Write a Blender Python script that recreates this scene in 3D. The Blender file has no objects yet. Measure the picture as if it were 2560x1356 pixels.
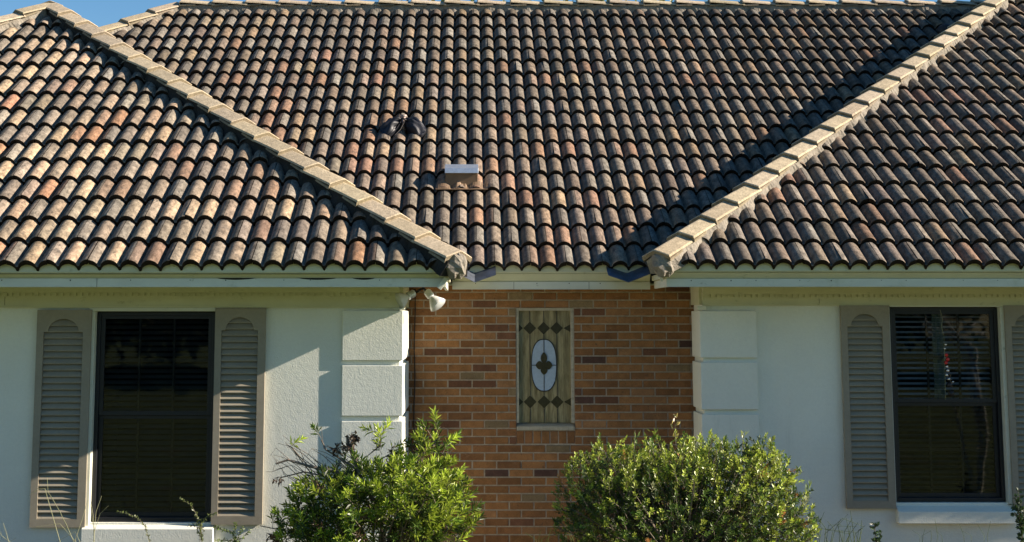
import bpy, bmesh, math, random
import numpy as np
from mathutils import Vector, Matrix
R = math.radians
sc = bpy.context.scene
# ------------------------------------------------------------------ camera, sky, sun
F, XC, YC, TH, CZ = 3755.0, 1165.0, 292.0, R(7.6), 2.3
cam = bpy.data.cameras.new('camera'); camo = bpy.data.objects.new('camera', cam)
sc.collection.objects.link(camo); sc.camera = camo
cam.sensor_width = 36; cam.lens = F/2560*36
cam.shift_x = (1280-XC)/2560; cam.shift_y = -(678-YC)/2560
cam.clip_start = 0.1; cam.clip_end = 600
camo.location = (0, 0, CZ); camo.rotation_euler = (R(90)+TH, 0, 0)
SUN = Vector((1.0, -0.125, 0.46)).normalized()
w = bpy.data.worlds.new('World'); sc.world = w; w.use_nodes = True
wn = w.node_tree.nodes; wl = w.node_tree.links
sky = wn.new('ShaderNodeTexSky'); sky.sky_type = 'NISHITA'; sky.sun_disc = False
sky.sun_elevation = math.asin(SUN.z); sky.sun_rotation = math.atan2(SUN.x, SUN.y)
sky.altitude = 0; sky.air_density = 1.0; sky.dust_density = 0.0; sky.ozone_density = 3.0
hs = wn.new('ShaderNodeHueSaturation'); hs.inputs['Saturation'].default_value = 1.22
wl.new(sky.outputs[0], hs.inputs['Color']); wl.new(hs.outputs[0], wn['Background'].inputs[0]); wn['Background'].inputs[1].default_value = 0.058
sl = bpy.data.lights.new('sun', 'SUN'); sl.energy = 5.0; sl.angle = R(0.5); sl.color = (1.0, 0.87, 0.73)
so = bpy.data.objects.new('sun', sl); sc.collection.objects.link(so)
so.rotation_euler = SUN.to_track_quat('Z', 'Y').to_euler(); so.location = (20, -5, 12)
sc.view_settings.view_transform = 'Standard'; sc.view_settings.look = 'None'
sc.view_settings.exposure = 1.25; sc.view_settings.gamma = 1
sc.cycles.max_bounces = 8

# ------------------------------------------------------------------ helpers
def tag(o, label=None, cat=None, group=None, kind=None):
    if label: o['label'] = label
    if cat: o['category'] = cat
    if group: o['group'] = group
    if kind: o['kind'] = kind
    return o
def empty(name, loc=(0, 0, 0)):
    o = bpy.data.objects.new(name, None); sc.collection.objects.link(o); o.location = loc; return o
def at(px, py, y):
    """metric position of a point measured on a wall at depth y"""
    a = (px-XC)/F; b = (YC-py)/F
    t = y/(math.cos(TH)-b*math.sin(TH))
    return Vector((a*t, y, CZ+t*(math.sin(TH)+b*math.cos(TH))))
def onroof(px, py, ye, ze):
    a = (px-XC)/F; b = (YC-py)/F
    dy = math.cos(TH)-b*math.sin(TH); dz = math.sin(TH)+b*math.cos(TH)
    t = (ze-T*ye-CZ)/(dz-T*dy)
    return Vector((a*t, dy*t, CZ+dz*t))
def world(o):
    m = Matrix.Translation(o.location)
    return world(o.parent) @ o.matrix_parent_inverse @ m if o.parent else m
def X(px, py, y): return at(px, py, y).x
class MB:
    def __init__(s): s.v = []; s.f = []; s.m = []; s.c = []
    def add(s, vs, fs, m=0, c=(1, 1, 1)):
        n = len(s.v); s.v += [tuple(p) for p in vs]
        for f in fs: s.f.append(tuple(i+n for i in f)); s.m.append(m); s.c.append(c)
    def box(s, a, b, m=0, c=(1, 1, 1), M=None):
        x0, y0, z0 = [min(p, q) for p, q in zip(a, b)]; x1, y1, z1 = [max(p, q) for p, q in zip(a, b)]
        vs = [Vector(p) for p in ((x0,y0,z0),(x1,y0,z0),(x1,y1,z0),(x0,y1,z0),(x0,y0,z1),(x1,y0,z1),(x1,y1,z1),(x0,y1,z1))]
        if M: vs = [M @ p for p in vs]
        s.add(vs, ((0,3,2,1),(4,5,6,7),(0,1,5,4),(1,2,6,5),(2,3,7,6),(3,0,4,7)), m, c)
    def prism(s, pts, y0, y1, m=0, c=(1, 1, 1)):
        """polygon given as (x, z), extruded along y"""
        n = len(pts)
        vs = [(p[0], y0, p[1]) for p in pts]+[(p[0], y1, p[1]) for p in pts]
        fs = [tuple(range(n)), tuple(range(2*n-1, n-1, -1))]+[(i, (i+1) % n+n if 0 else i+n, (i+1) % n+n, (i+1) % n) for i in range(n)]
        s.add(vs, fs, m, c)
    def tube(s, pts, rs, n=8, m=0, c=(1, 1, 1), caps=True):
        pts = [Vector(p) for p in pts]
        if not hasattr(rs, '__len__'): rs = [rs]*len(pts)
        vs = []; fs = []
        for i, p in enumerate(pts):
            d = (pts[min(i+1, len(pts)-1)]-pts[max(i-1, 0)]).normalized()
            a = d.cross(Vector((0.13, 0.2, 1))).normalized() if abs(d.z) < .95 else d.cross(Vector((1, 0, 0))).normalized()
            b = d.cross(a)
            for k in range(n):
                q = 2*math.pi*k/n; vs.append(p+(a*math.cos(q)+b*math.sin(q))*rs[i])
        for i in range(len(pts)-1):
            for k in range(n):
                fs.append((i*n+k, i*n+(k+1) % n, (i+1)*n+(k+1) % n, (i+1)*n+k))
        if caps: fs += [tuple(range(n-1, -1, -1)), tuple(range((len(pts)-1)*n, len(pts)*n))]
        s.add(vs, fs, m, c)
    def build(s, name, mats, parent=None, smooth=False, bevel=0, colors=False, fix=True, loc=None):
        me = bpy.data.meshes.new(name); me.from_pydata(s.v, [], s.f)
        if not isinstance(mats, (list, tuple)): mats = [mats]
        for mt in mats: me.materials.append(mt)
        me.polygons.foreach_set('material_index', s.m)
        if colors:
            at_ = me.attributes.new('tint', 'FLOAT_COLOR', 'FACE')
            at_.data.foreach_set('color', np.array([(c[0], c[1], c[2], 1) for c in s.c], dtype=np.float32).ravel())
        if fix:
            bm = bmesh.new(); bm.from_mesh(me); bmesh.ops.recalc_face_normals(bm, faces=bm.faces); bm.to_mesh(me); bm.free()
        if smooth: me.polygons.foreach_set('use_smooth', [True]*len(me.polygons))
        if loc is not None:
            me.transform(Matrix.Translation(-Vector(loc)))
        me.update()
        o = bpy.data.objects.new(name, me); sc.collection.objects.link(o)
        if loc is not None: o.location = loc
        if parent:
            o.parent = parent
            o.matrix_parent_inverse = world(parent).inverted()
        if bevel:
            b = o.modifiers.new('bevel', 'BEVEL'); b.width = bevel; b.segments = 2; b.limit_method = 'ANGLE'
        return o

# ------------------------------------------------------------------ materials
def mat(name, col, rough=0.8, spec=0.3, metal=0, noise=None, bump=None, tint=False, dirt=None, trans=0):
    """noise=(scale, amount, stretch) brightness mottling; bump=(scale, strength, dist); dirt=(scale, lo, hi, colour)"""
    m = bpy.data.materials.new(name); m.use_nodes = True
    nt = m.node_tree; N = nt.nodes; L = nt.links; b = N['Principled BSDF']
    b.inputs['Roughness'].default_value = rough; b.inputs['Specular IOR Level'].default_value = spec
    b.inputs['Metallic'].default_value = metal
    tc = N.new('ShaderNodeTexCoord'); out = None
    rgb = N.new('ShaderNodeRGB'); rgb.outputs[0].default_value = (*col, 1); out = rgb.outputs[0]
    if tint:
        a = N.new('ShaderNodeAttribute'); a.attribute_name = 'tint'
        mx = N.new('ShaderNodeMixRGB'); mx.blend_type = 'MULTIPLY'; mx.inputs[0].default_value = 1
        L.new(out, mx.inputs[1]); L.new(a.outputs['Color'], mx.inputs[2]); out = mx.outputs[0]
    if noise:
        for sc_, am, st in (noise if isinstance(noise, list) else [noise]):
            mp = N.new('ShaderNodeMapping'); mp.inputs['Scale'].default_value = st
            nz = N.new('ShaderNodeTexNoise'); nz.inputs['Scale'].default_value = sc_; nz.inputs['Detail'].default_value = 6
            nz.inputs['Roughness'].default_value = 0.65
            L.new(tc.outputs['Object'], mp.inputs[0]); L.new(mp.outputs[0], nz.inputs[0])
            mr = N.new('ShaderNodeMapRange'); mr.inputs[1].default_value = .3; mr.inputs[2].default_value = .7
            mr.inputs[3].default_value = 1-am; mr.inputs[4].default_value = 1+am
            L.new(nz.outputs[0], mr.inputs[0])
            mx = N.new('ShaderNodeMixRGB'); mx.blend_type = 'MULTIPLY'; mx.inputs[0].default_value = 1
            L.new(out, mx.inputs[1]); L.new(mr.outputs[0], mx.inputs[2]); out = mx.outputs[0]
    if dirt:
        for sc_, lo, hi, dc, st in (dirt if isinstance(dirt, list) else [dirt]):
            mp = N.new('ShaderNodeMapping'); mp.inputs['Scale'].default_value = st; mp.inputs['Location'].default_value = (3.3, 1.7, 5.1)
            nz = N.new('ShaderNodeTexNoise'); nz.inputs['Scale'].default_value = sc_; nz.inputs['Detail'].default_value = 8
            nz.inputs['Roughness'].default_value = 0.7
            L.new(tc.outputs['Object'], mp.inputs[0]); L.new(mp.outputs[0], nz.inputs[0])
            mr = N.new('ShaderNodeMapRange'); mr.inputs[1].default_value = lo; mr.inputs[2].default_value = hi
            L.new(nz.outputs[0], mr.inputs[0])
            mx = N.new('ShaderNodeMixRGB'); L.new(mr.outputs[0], mx.inputs[0]); L.new(out, mx.inputs[1])
            mx.inputs[2].default_value = (*dc, 1); out = mx.outputs[0]
    L.new(out, b.inputs['Base Color'])
    if bump:
        prev = None
        for sc_, stg, dist in (bump if isinstance(bump, list) else [bump]):
            nz = N.new('ShaderNodeTexNoise'); nz.inputs['Scale'].default_value = sc_; nz.inputs['Detail'].default_value = 4
            L.new(tc.outputs['Object'], nz.inputs[0])
            bp = N.new('ShaderNodeBump'); bp.inputs['Strength'].default_value = stg; bp.inputs['Distance'].default_value = dist
            L.new(nz.outputs[0], bp.inputs['Height'])
            if prev: L.new(prev, bp.inputs['Normal'])
            prev = bp.outputs[0]
        L.new(prev, b.inputs['Normal'])
    if trans:
        t = N.new('ShaderNodeBsdfTranslucent'); L.new(out, t.inputs[0])
        ms = N.new('ShaderNodeMixShader'); ms.inputs[0].default_value = trans
        L.new(b.outputs[0], ms.inputs[1]); L.new(t.outputs[0], ms.inputs[2]); L.new(ms.outputs[0], N['Material Output'].inputs[0])
    return m
I3 = (1, 1, 1)
M_stucco = mat('painted stucco', (.74, .75, .66), .9, .2, noise=[(1.1, .05, I3), (40, .03, I3)], bump=[(95, .38, .005), (28, .25, .005)],
               dirt=[(1.6, .66, .95, (.58, .60, .51), (1, 1, .5)), (7, .60, .95, (.52, .53, .44), (1, 1, .10))])
M_trim = mat('weathered white trim paint', (.62, .63, .52), .7, .3, noise=(3, .07, (1, 1, 4)), dirt=[(9, .62, .75, (.28, .29, .2), (1, 1, 2)), (2.5, .6, .8, (.42, .44, .3), (1, 1, 1))], bump=(30, .12, .003))
M_frieze = mat('old cream trim paint', (.56, .55, .37), .75, .25, noise=(3, .08, I3), dirt=[(7, .6, .78, (.24, .24, .13), (1, 1, 2))], bump=(30, .1, .003))
M_tile = mat('weathered concrete tile', (1, 1, 1), .92, .15, tint=True, noise=[(22, .55, (1.3, .6, .6)), (75, .35, I3)],
             dirt=[(24, .53, .72, (.05, .048, .045), (1.3, .55, .55)), (5, .62, .80, (.075, .07, .065), (1, 1, 1)), (60, .66, .74, (.32, .30, .25), (1, .8, .8))], bump=[(130, .5, .004), (26, .4, .006)])
M_edge = mat('tile edge dark with mould and shade', (.022, .018, .015), .95, .1, noise=(20, .3, I3))  # mould, plus the shade of the unlit front edges painted in
M_cap = mat('concrete hip cap', (.43, .36, .25), .9, .15, tint=True, noise=[(14, .2, I3), (60, .30, I3)],
            dirt=[(30, .60, .78, (.34, .30, .21), (1, 1, 1))], bump=[(90, .5, .006), (22, .4, .008)])
M_mortar = mat('rough mortar', (.235, .21, .17), .95, .1, noise=[(9, .3, I3), (60, .2, I3)], dirt=[(8, .56, .74, (.06, .06, .055), I3)], bump=[(40, .9, .012), (120, .4, .004)])
M_mortar_shade = mat('mortar with shade painted in', (.035, .033, .03), .95, .1, noise=[(9, .3, I3), (60, .2, I3)], bump=[(40, .9, .012)])  # darker copy of the mortar, shade under the left hip painted in
M_felt = mat('roofing felt', (.03, .03, .03), .95, .1)
M_brick = mat('fired brick', (1, 1, 1), .9, .2, tint=True, noise=[(14, .24, I3), (110, .2, I3)], dirt=[(40, .61, .68, (.07, .045, .035), I3), (9, .60, .78, (.36, .20, .11), (1, 1, 1.6))], bump=[(110, .6, .004), (30, .3, .004)])
M_mort2 = mat('brick mortar', (.36, .305, .235), .95, .1, noise=(30, .25, I3), bump=(90, .5, .004))
M_shut = mat('taupe shutter paint', (.275, .245, .185), .65, .35, noise=[(5, .08, (1, 1, 1)), (40, .05, I3)], dirt=[(14, .62, .78, (.16, .15, .12), (1, 1, .4))])
M_black = mat('black window frame', (.009, .010, .013), .45, .45, noise=(20, .15, I3))
M_blind = mat('window blind slat', (.78, .82, .84), .6, .3)
M_curt = mat('sheer curtain', (.17, .22, .20), .8, .2)
M_dark = mat('dark room', (.012, .012, .013), .95, .05)
M_galv = mat('galvanised steel', (.55, .60, .64), .42, .5, metal=.75, noise=[(18, .15, I3)], dirt=[(20, .6, .8, (.3, .32, .34), I3)])
M_flash = mat('dull zinc flashing', (.12, .135, .16), .45, .5, metal=.35, noise=[(14, .35, I3)])
M_vent_brown = mat('steel with painted tile reflection', (.20, .13, .075), .6, .4, noise=(10, .2, I3))  # brown of the mirrored tiles painted into the vent steel
M_cloth = mat('black cloth', (.011, .012, .017), .5, .4, noise=(12, .2, I3), bump=(60, .3, .004))
M_pipe = mat('dull vent pipe', (.42, .33, .29), .5, .5, metal=.3, noise=(20, .4, I3))
M_wood = mat('grey weathered wood', (.36, .335, .26), .85, .2, noise=[(6, .2, (1, 1, 6)), (30, .15, (4, 1, .4))], bump=(60, .4, .003))
M_lamp = mat('white lamp housing', (.66, .67, .65), .45, .4, noise=(15, .08, I3), dirt=(20, .62, .78, (.35, .33, .27), I3))
M_lead = mat('lead came', (.022, .02, .016), .5, .4)
M_dia = mat('dark glass', (.036, .032, .017), .25, .5, noise=(30, .3, I3))
M_blue = mat('pale blue glass', (.33, .42, .53), .3, .5, noise=(40, .10, I3), bump=(200, .5, .003))
M_tan = mat('streaky tan glass', (.27, .235, .135), .22, .5, noise=[(3.5, .35, (6, 1, .7)), (14, .30, (5, 1, .5))], dirt=[(5, .47, .70, (.10, .085, .04), (6, 1, .7))])
M_red = mat('red glass bead', (.55, .02, .02), .15, .6)
M_chrome = mat('silver bead', (.75, .75, .75), .12, .6, metal=.95)
M_cable = mat('black cable', (.03, .025, .022), .6, .3)
M_bark = mat('bark', (.10, .078, .055), .9, .1, noise=(12, .4, (1, 1, .3)), bump=(40, .8, .01))
M_twig = mat('grey twig', (.17, .14, .11), .85, .1, noise=(30, .3, I3))
M_leaf = mat('leaf', (1.0, 1.0, .85), .38, .5, tint=True, trans=.34)
M_leaf2 = mat('glossy leaf', (1.15, 1.15, 1.0), .36, .5, tint=True, trans=.25)
M_straw = mat('dry grass stem', (.42, .42, .24), .8, .2, trans=.3)
M_ggrass = mat('grass blade', (.12, .17, .04), .6, .3, trans=.35)
M_ground = mat('lawn', (.15, .185, .07), .95, .1, noise=[(.35, .25, I3), (6, .3, I3), (60, .3, I3)], bump=(60, .6, .03), dirt=[(.8, .58, .72, (.20, .17, .09), I3)])
M_soil = mat('garden bed soil', (.10, .075, .05), .95, .1, noise=(9, .4, I3), bump=(30, .8, .03))
def glass_mat():
    m = bpy.data.materials.new('window glass'); m.use_nodes = True; N = m.node_tree.nodes; L = m.node_tree.links
    N.remove(N['Principled BSDF'])
    t = N.new('ShaderNodeBsdfTransparent'); t.inputs[0].default_value = (.62, .65, .66, 1)
    g = N.new('ShaderNodeBsdfGlossy'); g.inputs['Roughness'].default_value = .02
    f = N.new('ShaderNodeFresnel'); f.inputs[0].default_value = 1.44
    tc = N.new('ShaderNodeTexCoord'); nz = N.new('ShaderNodeTexNoise'); nz.inputs['Scale'].default_value = 2.5
    bp = N.new('ShaderNodeBump'); bp.inputs['Strength'].default_value = .10; bp.inputs['Distance'].default_value = .01
    L.new(tc.outputs['Object'], nz.inputs[0]); L.new(nz.outputs[0], bp.inputs['Height']); L.new(bp.outputs[0], g.inputs['Normal'])
    ms = N.new('ShaderNodeMixShader'); L.new(f.outputs[0], ms.inputs[0]); L.new(t.outputs[0], ms.inputs[1]); L.new(g.outputs[0], ms.inputs[2])
    L.new(ms.outputs[0], N['Material Output'].inputs[0]); return m
M_glass = glass_mat()

# ------------------------------------------------------------------ key dimensions (metres, ground z = 0)
PITCH = R(33.3); T = math.tan(PITCH); CP = math.cos(PITCH); SP = math.sin(PITCH)
S, E = .1565, .343; W2 = 2*S
YL, ZL, XLC, RUNL = 11.55, 2.637, -.12, 4.36      # left wing: eave depth, eave height, right corner x, half width
YM, ZM, VM = 13.26, 2.69, 6.11                     # centre roof: eave, slope length
YR, ZR, XRC, RUNR = 12.43, 2.676, 1.62, 6.6; KR = .95; TR = T/KR; RUNXR = RUNR*KR       # right wing: eave, left corner x, half width
WL, WR, WB = 12.20, 13.05, 13.52                   # wall faces
XLW, XRW = -.535, 2.035                            # inner side walls of the wings
XLA = XLC-RUNL; XRA = XRC+RUNXR
YRIDGE = YM+VM*CP; ZRIDGE = ZM+VM*SP
XMH = -3.60                                        # left end of the main ridge

# ------------------------------------------------------------------ ground
mb = MB(); mb.add([(-160, -160, 0), (160, -160, 0), (160, 200, 0), (-160, 200, 0)], [(0, 1, 2, 3)])
g = mb.build('ground', M_ground, fix=False); tag(g, kind='structure')
mb = MB(); mb.add([(-6, 9.9, .004), (9, 9.9, .004), (9, 13.6, .004), (-6, 13.6, .004)], [(0, 1, 2, 3)])
tag(mb.build('garden_bed', M_soil, fix=False), kind='structure')

house = empty('house', (0, 13, 0))
tag(house, 'single-storey house with mottled barrel-tile roof, two stuccoed wings and a brick bay between', 'house')

# ------------------------------------------------------------------ tiled roof planes
NP = 7
def prof(x):
    q = abs(((x/S)+.5) % 1-.5)*2
    q = min(q/.90, 1)
    return .060*max(math.cos(q*math.pi/2), 0)**.52
QS = sorted(set([round(c*S+d*S, 5) for c in (0, 1, 2) for d in (-.5, -.45, -.40, -.33, -.25, -.15, -.06, 0, .06, .15, .25, .33, .40, .45) if 0 <= c+d <= 2]+[W2]))
def tile_colour(rnd, x, y, zone):
    g = rnd.random()
    if zone == 'L':
        k = min(max((-1.5-x)/2.0, 0), 1)
        if g < .03+.045*k: c = (.40, .23, .14)
        elif g < .10+.30*k: c = (.46, .375, .265)
        elif g < .10+.35*k+.18*(1-k): c = (.31, .22, .165)
        elif g < .78: c = (.30, .265, .205)
        else: c = (.215, .205, .175)
        v = 1.08+.16*k
    elif zone == 'R':
        if g < .17: c = (.27, .175, .13)
        elif g < .30: c = (.31, .255, .18)
        elif g < .64: c = (.225, .20, .165)
        else: c = (.18, .172, .155)
        v = 1.05
    else:
        d = math.hypot((x-.1)/1.9, (y-14.0)/1.5)
        k = max(1-d*.75, 0)
        hi = min(max((y-15.6)/3, 0), 1)
        if g < .13+.16*k-.08*hi: c = (.33, .215, .15)
        elif g < .22+.35*k: c = (.38, .305, .21)
        elif g < .70: c = (.245, .215, .175)
        else: c = (.195, .185, .162)
        v = 1.04+.12*k-.26*hi-.16*min(max((x-1.5)/2, 0), 1)
    v *= rnd.uniform(.80, 1.18)*.61
    c = tuple(.74*ci+.26*q for ci, q in zip(c, (.275, .235, .185)))
    return tuple(v*ci*rnd.uniform(.97, 1.03)*k for ci, k in zip(c, (1.08, .97, .89)))
def tile_plane(name, O, U, V, umin, umax, seam, rows, clips, zone, seed, parent=house, fast=False):
    rnd = random.Random(seed)
    O = np.array(O); U = np.array(U); V = np.array(V); Nn = np.cross(U, V)
    if Nn[2] < 0: Nn = -Nn
    mb = MB(); qs = QS if not fast else QS[::2]+([QS[-1]] if len(QS) % 2 == 0 else [])
    st = [(0, -.006), (.010, 0), (E*.5, 0), (E+.02, 0)]
    for j in range(rows):
        off = seam+(S if j % 2 else 0)
        i0 = math.floor((umin-off)/W2)-1; i1 = math.ceil((umax-off)/W2)+1
        for i in range(i0, i1):
            u0 = off+i*W2
            cpos = O+U*(u0+S)+V*(j*E)
            col = tile_colour(rnd, cpos[0], cpos[1], zone)
            lift = .044+rnd.uniform(-.005, .005); dv = rnd.uniform(-.006, .006); du = rnd.uniform(-.0015, .0015)
            tl = rnd.uniform(-.004, .004)
            if rnd.random() < .03: dv -= rnd.uniform(.012, .03); lift += .006; tl *= 3
            vs = []; fs = []; nq = len(qs)
            def P(q, v, h):
                x = u0+du+.002+q*(W2-.004)/W2
                return O+U*x+V*(j*E+v+dv)+Nn*h
            for (v, dh) in st:
                for q in qs:
                    vs.append(P(q, v, .016+prof(q)+lift*(1-v/E)+dh+tl*(q/W2-.5)))
            for a in range(len(st)-1):
                for k in range(nq-1):
                    fs.append((a*nq+k, a*nq+k+1, (a+1)*nq+k+1, (a+1)*nq+k))
            gl = rnd.uniform(.07, .15); gr = rnd.uniform(.10, .21); grey = sum(col)/3  # seam rolls greyed, their sun-facing right half painted lighter
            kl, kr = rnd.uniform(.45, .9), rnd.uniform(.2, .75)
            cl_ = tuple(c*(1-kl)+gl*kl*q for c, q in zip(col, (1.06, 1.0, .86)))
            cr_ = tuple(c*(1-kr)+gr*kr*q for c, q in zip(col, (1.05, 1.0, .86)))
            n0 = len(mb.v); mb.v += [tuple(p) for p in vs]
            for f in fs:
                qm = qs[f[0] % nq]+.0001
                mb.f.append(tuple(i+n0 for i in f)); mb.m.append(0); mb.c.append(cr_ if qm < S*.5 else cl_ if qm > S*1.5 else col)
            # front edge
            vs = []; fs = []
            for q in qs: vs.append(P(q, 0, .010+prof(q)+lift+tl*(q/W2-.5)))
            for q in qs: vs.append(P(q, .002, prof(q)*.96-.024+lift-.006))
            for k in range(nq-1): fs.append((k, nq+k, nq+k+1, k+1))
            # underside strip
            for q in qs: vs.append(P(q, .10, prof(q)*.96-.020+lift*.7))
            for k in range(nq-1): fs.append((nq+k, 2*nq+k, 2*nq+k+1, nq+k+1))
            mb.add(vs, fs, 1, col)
    me = bpy.data.meshes.new(name); me.from_pydata(mb.v, [], mb.f)
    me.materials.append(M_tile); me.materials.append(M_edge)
    me.polygons.foreach_set('material_index', mb.m)
    a_ = me.attributes.new('tint', 'FLOAT_COLOR', 'FACE')
    a_.data.foreach_set('color', np.array([(c[0], c[1], c[2], 1) for c in mb.c], dtype=np.float32).ravel())
    me.polygons.foreach_set('use_smooth', [True]*len(me.polygons))
    bm = bmesh.new(); bm.from_mesh(me)
    for co, no in clips:      # keep the side opposite to the normal
        bmesh.ops.bisect_plane(bm, geom=bm.verts[:]+bm.edges[:]+bm.faces[:], plane_co=co, plane_no=no, clear_outer=True)
    bm.to_mesh(me); bm.free(); me.update()
    o = bpy.data.objects.new(name, me); sc.collection.objects.link(o)
    o.parent = parent; o.matrix_parent_inverse = Matrix.Translation(-parent.location)
    return o
front = (0, CP, SP)
r2 = math.sqrt(.5)
# left wing, front slope
roofL = tile_plane('left_wing_roof', (0, YL, ZL), (1, 0, 0), front, XLC-2*RUNL, XLC, -.692, 17,
    [((XLC, YL, 0), (r2, r2, 0)), ((XLC-2*RUNL, YL, 0), (-r2, r2, 0)), ((0, YL+RUNL, 0), (0, 1, 0))], 'L', 11)
# its right slope (faces +x)
ybackL = YM+RUNL
tile_plane('left_wing_side_slope', (XLC, YL, ZL), (0, 1, 0), (-CP, 0, SP), 0, 9, .1, 17,
    [((XLC, YL, 0), (-r2, -r2, 0)), ((XLC, YM+(ZL-ZM)/T, 0), (r2*1, r2*1, 0)), ((XLA, 0, 0), (-1, 0, 0))], 'L', 12, fast=True)
tile_plane('left_wing_outer_slope', (XLC-2*RUNL, YL, ZL), (0, 1, 0), (CP, 0, SP), 0, 9, .1, 17,
    [((XLC-2*RUNL, YL, 0), (r2, -r2, 0)), ((XLA, 0, 0), (1, 0, 0))], 'L', 13, fast=True)
# centre
roofM = tile_plane('main_roof', (0, YM, ZM), (1, 0, 0), front, -6.5, 8, .254, 19,
    [((XLC, YM, 0), (-r2, -r2, 0)), ((XRC, YM+(ZR-ZM)/T, 0), (1/math.hypot(1, KR), -KR/math.hypot(1, KR), 0)), ((XMH, YRIDGE, 0), (-r2, r2, 0)), ((0, YRIDGE-.02, 0), (0, 1, 0))], 'M', 21)
tile_plane('main_roof_end_slope', (XMH-VM*CP, YRIDGE, ZM), (0, 1, 0), (CP, 0, SP), -6, 3, .1, 19,
    [((XMH, YRIDGE, 0), (r2, -r2, 0)), ((XMH, 0, 0), (1, 0, 0)), ((0, YRIDGE+2, 0), (0, 1, 0)), ((XLA, 0, 0), (-1, 0, 0))], 'M', 22, fast=True)
# right wing
roofR = tile_plane('right_wing_roof', (0, YR, ZR), (1, 0, 0), front, XRC, 9.5, 2.141, 24,
    [((XRC, YR, 0), (-1/math.hypot(1, KR), KR/math.hypot(1, KR), 0)), ((9.5, 0, 0), (1, 0, 0)), ((0, YR+RUNR, 0), (0, 1, 0))], 'R', 31)
PS = math.atan(TR)
tile_plane('right_wing_side_slope', (XRC, YR, ZR), (0, 1, 0), (math.cos(PS), 0, math.sin(PS)), 0, 10, .1, 24,
    [((XRC, YR, 0), (1/math.hypot(1, KR), -KR/math.hypot(1, KR), 0)), ((XRC, YM, 0), (-1/math.hypot(1, KR), KR/math.hypot(1, KR), 0)), ((XRA, 0, 0), (1, 0, 0))], 'R', 32, fast=True)

# roof deck beneath the tiles (closed, keeps daylight out) and the rear slopes
mb = MB()
dz = -.012
def poly(*p): mb.add([(a, b, c+dz) for a, b, c in p], [tuple(range(len(p)))])
AL = (XLA, YL+RUNL, ZL+T*RUNL); AR = (XRA, YR+RUNR, ZR+T*RUNR)
poly((XLC-2*RUNL, YL, ZL), (XLC, YL, ZL), AL)
poly((XLC, YL, ZL), (XLC, YM+1, ZL), (XLA, YM+RUNL+1, AL[2]), AL)
poly((XLC-2*RUNL, YL, ZL), AL, (XLA, 22, AL[2]), (XLC-2*RUNL, 22, ZL))
poly((XLC-.2, YM, ZM), (XRC+.2, YM, ZM), (XRC+7, YRIDGE, ZRIDGE), (XMH, YRIDGE, ZRIDGE), (XMH-3, YRIDGE-3, ZRIDGE-3*T))
poly((XMH, YRIDGE, ZRIDGE), (XRC+7, YRIDGE, ZRIDGE), (XRC+7, YRIDGE+5.2, ZM), (XMH-5.2, YRIDGE+5.2, ZM))
poly((XMH, YRIDGE, ZRIDGE), (XMH-5.2, YRIDGE+5.2, ZM), (XMH-5.2, YRIDGE-5.2, ZM))
poly((XRC, YR, ZR), (XRC+2*RUNXR, YR, ZR), AR)
poly((XRC, YR, ZR), AR, (XRA, 24, AR[2]), (XRC, 24, ZR))
poly((XRC+2*RUNXR, YR, ZR), (XRC+2*RUNXR, 24, ZR), (XRA, 24, AR[2]), AR)
mb.build('roof_deck', M_felt, house, fix=False)

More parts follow.
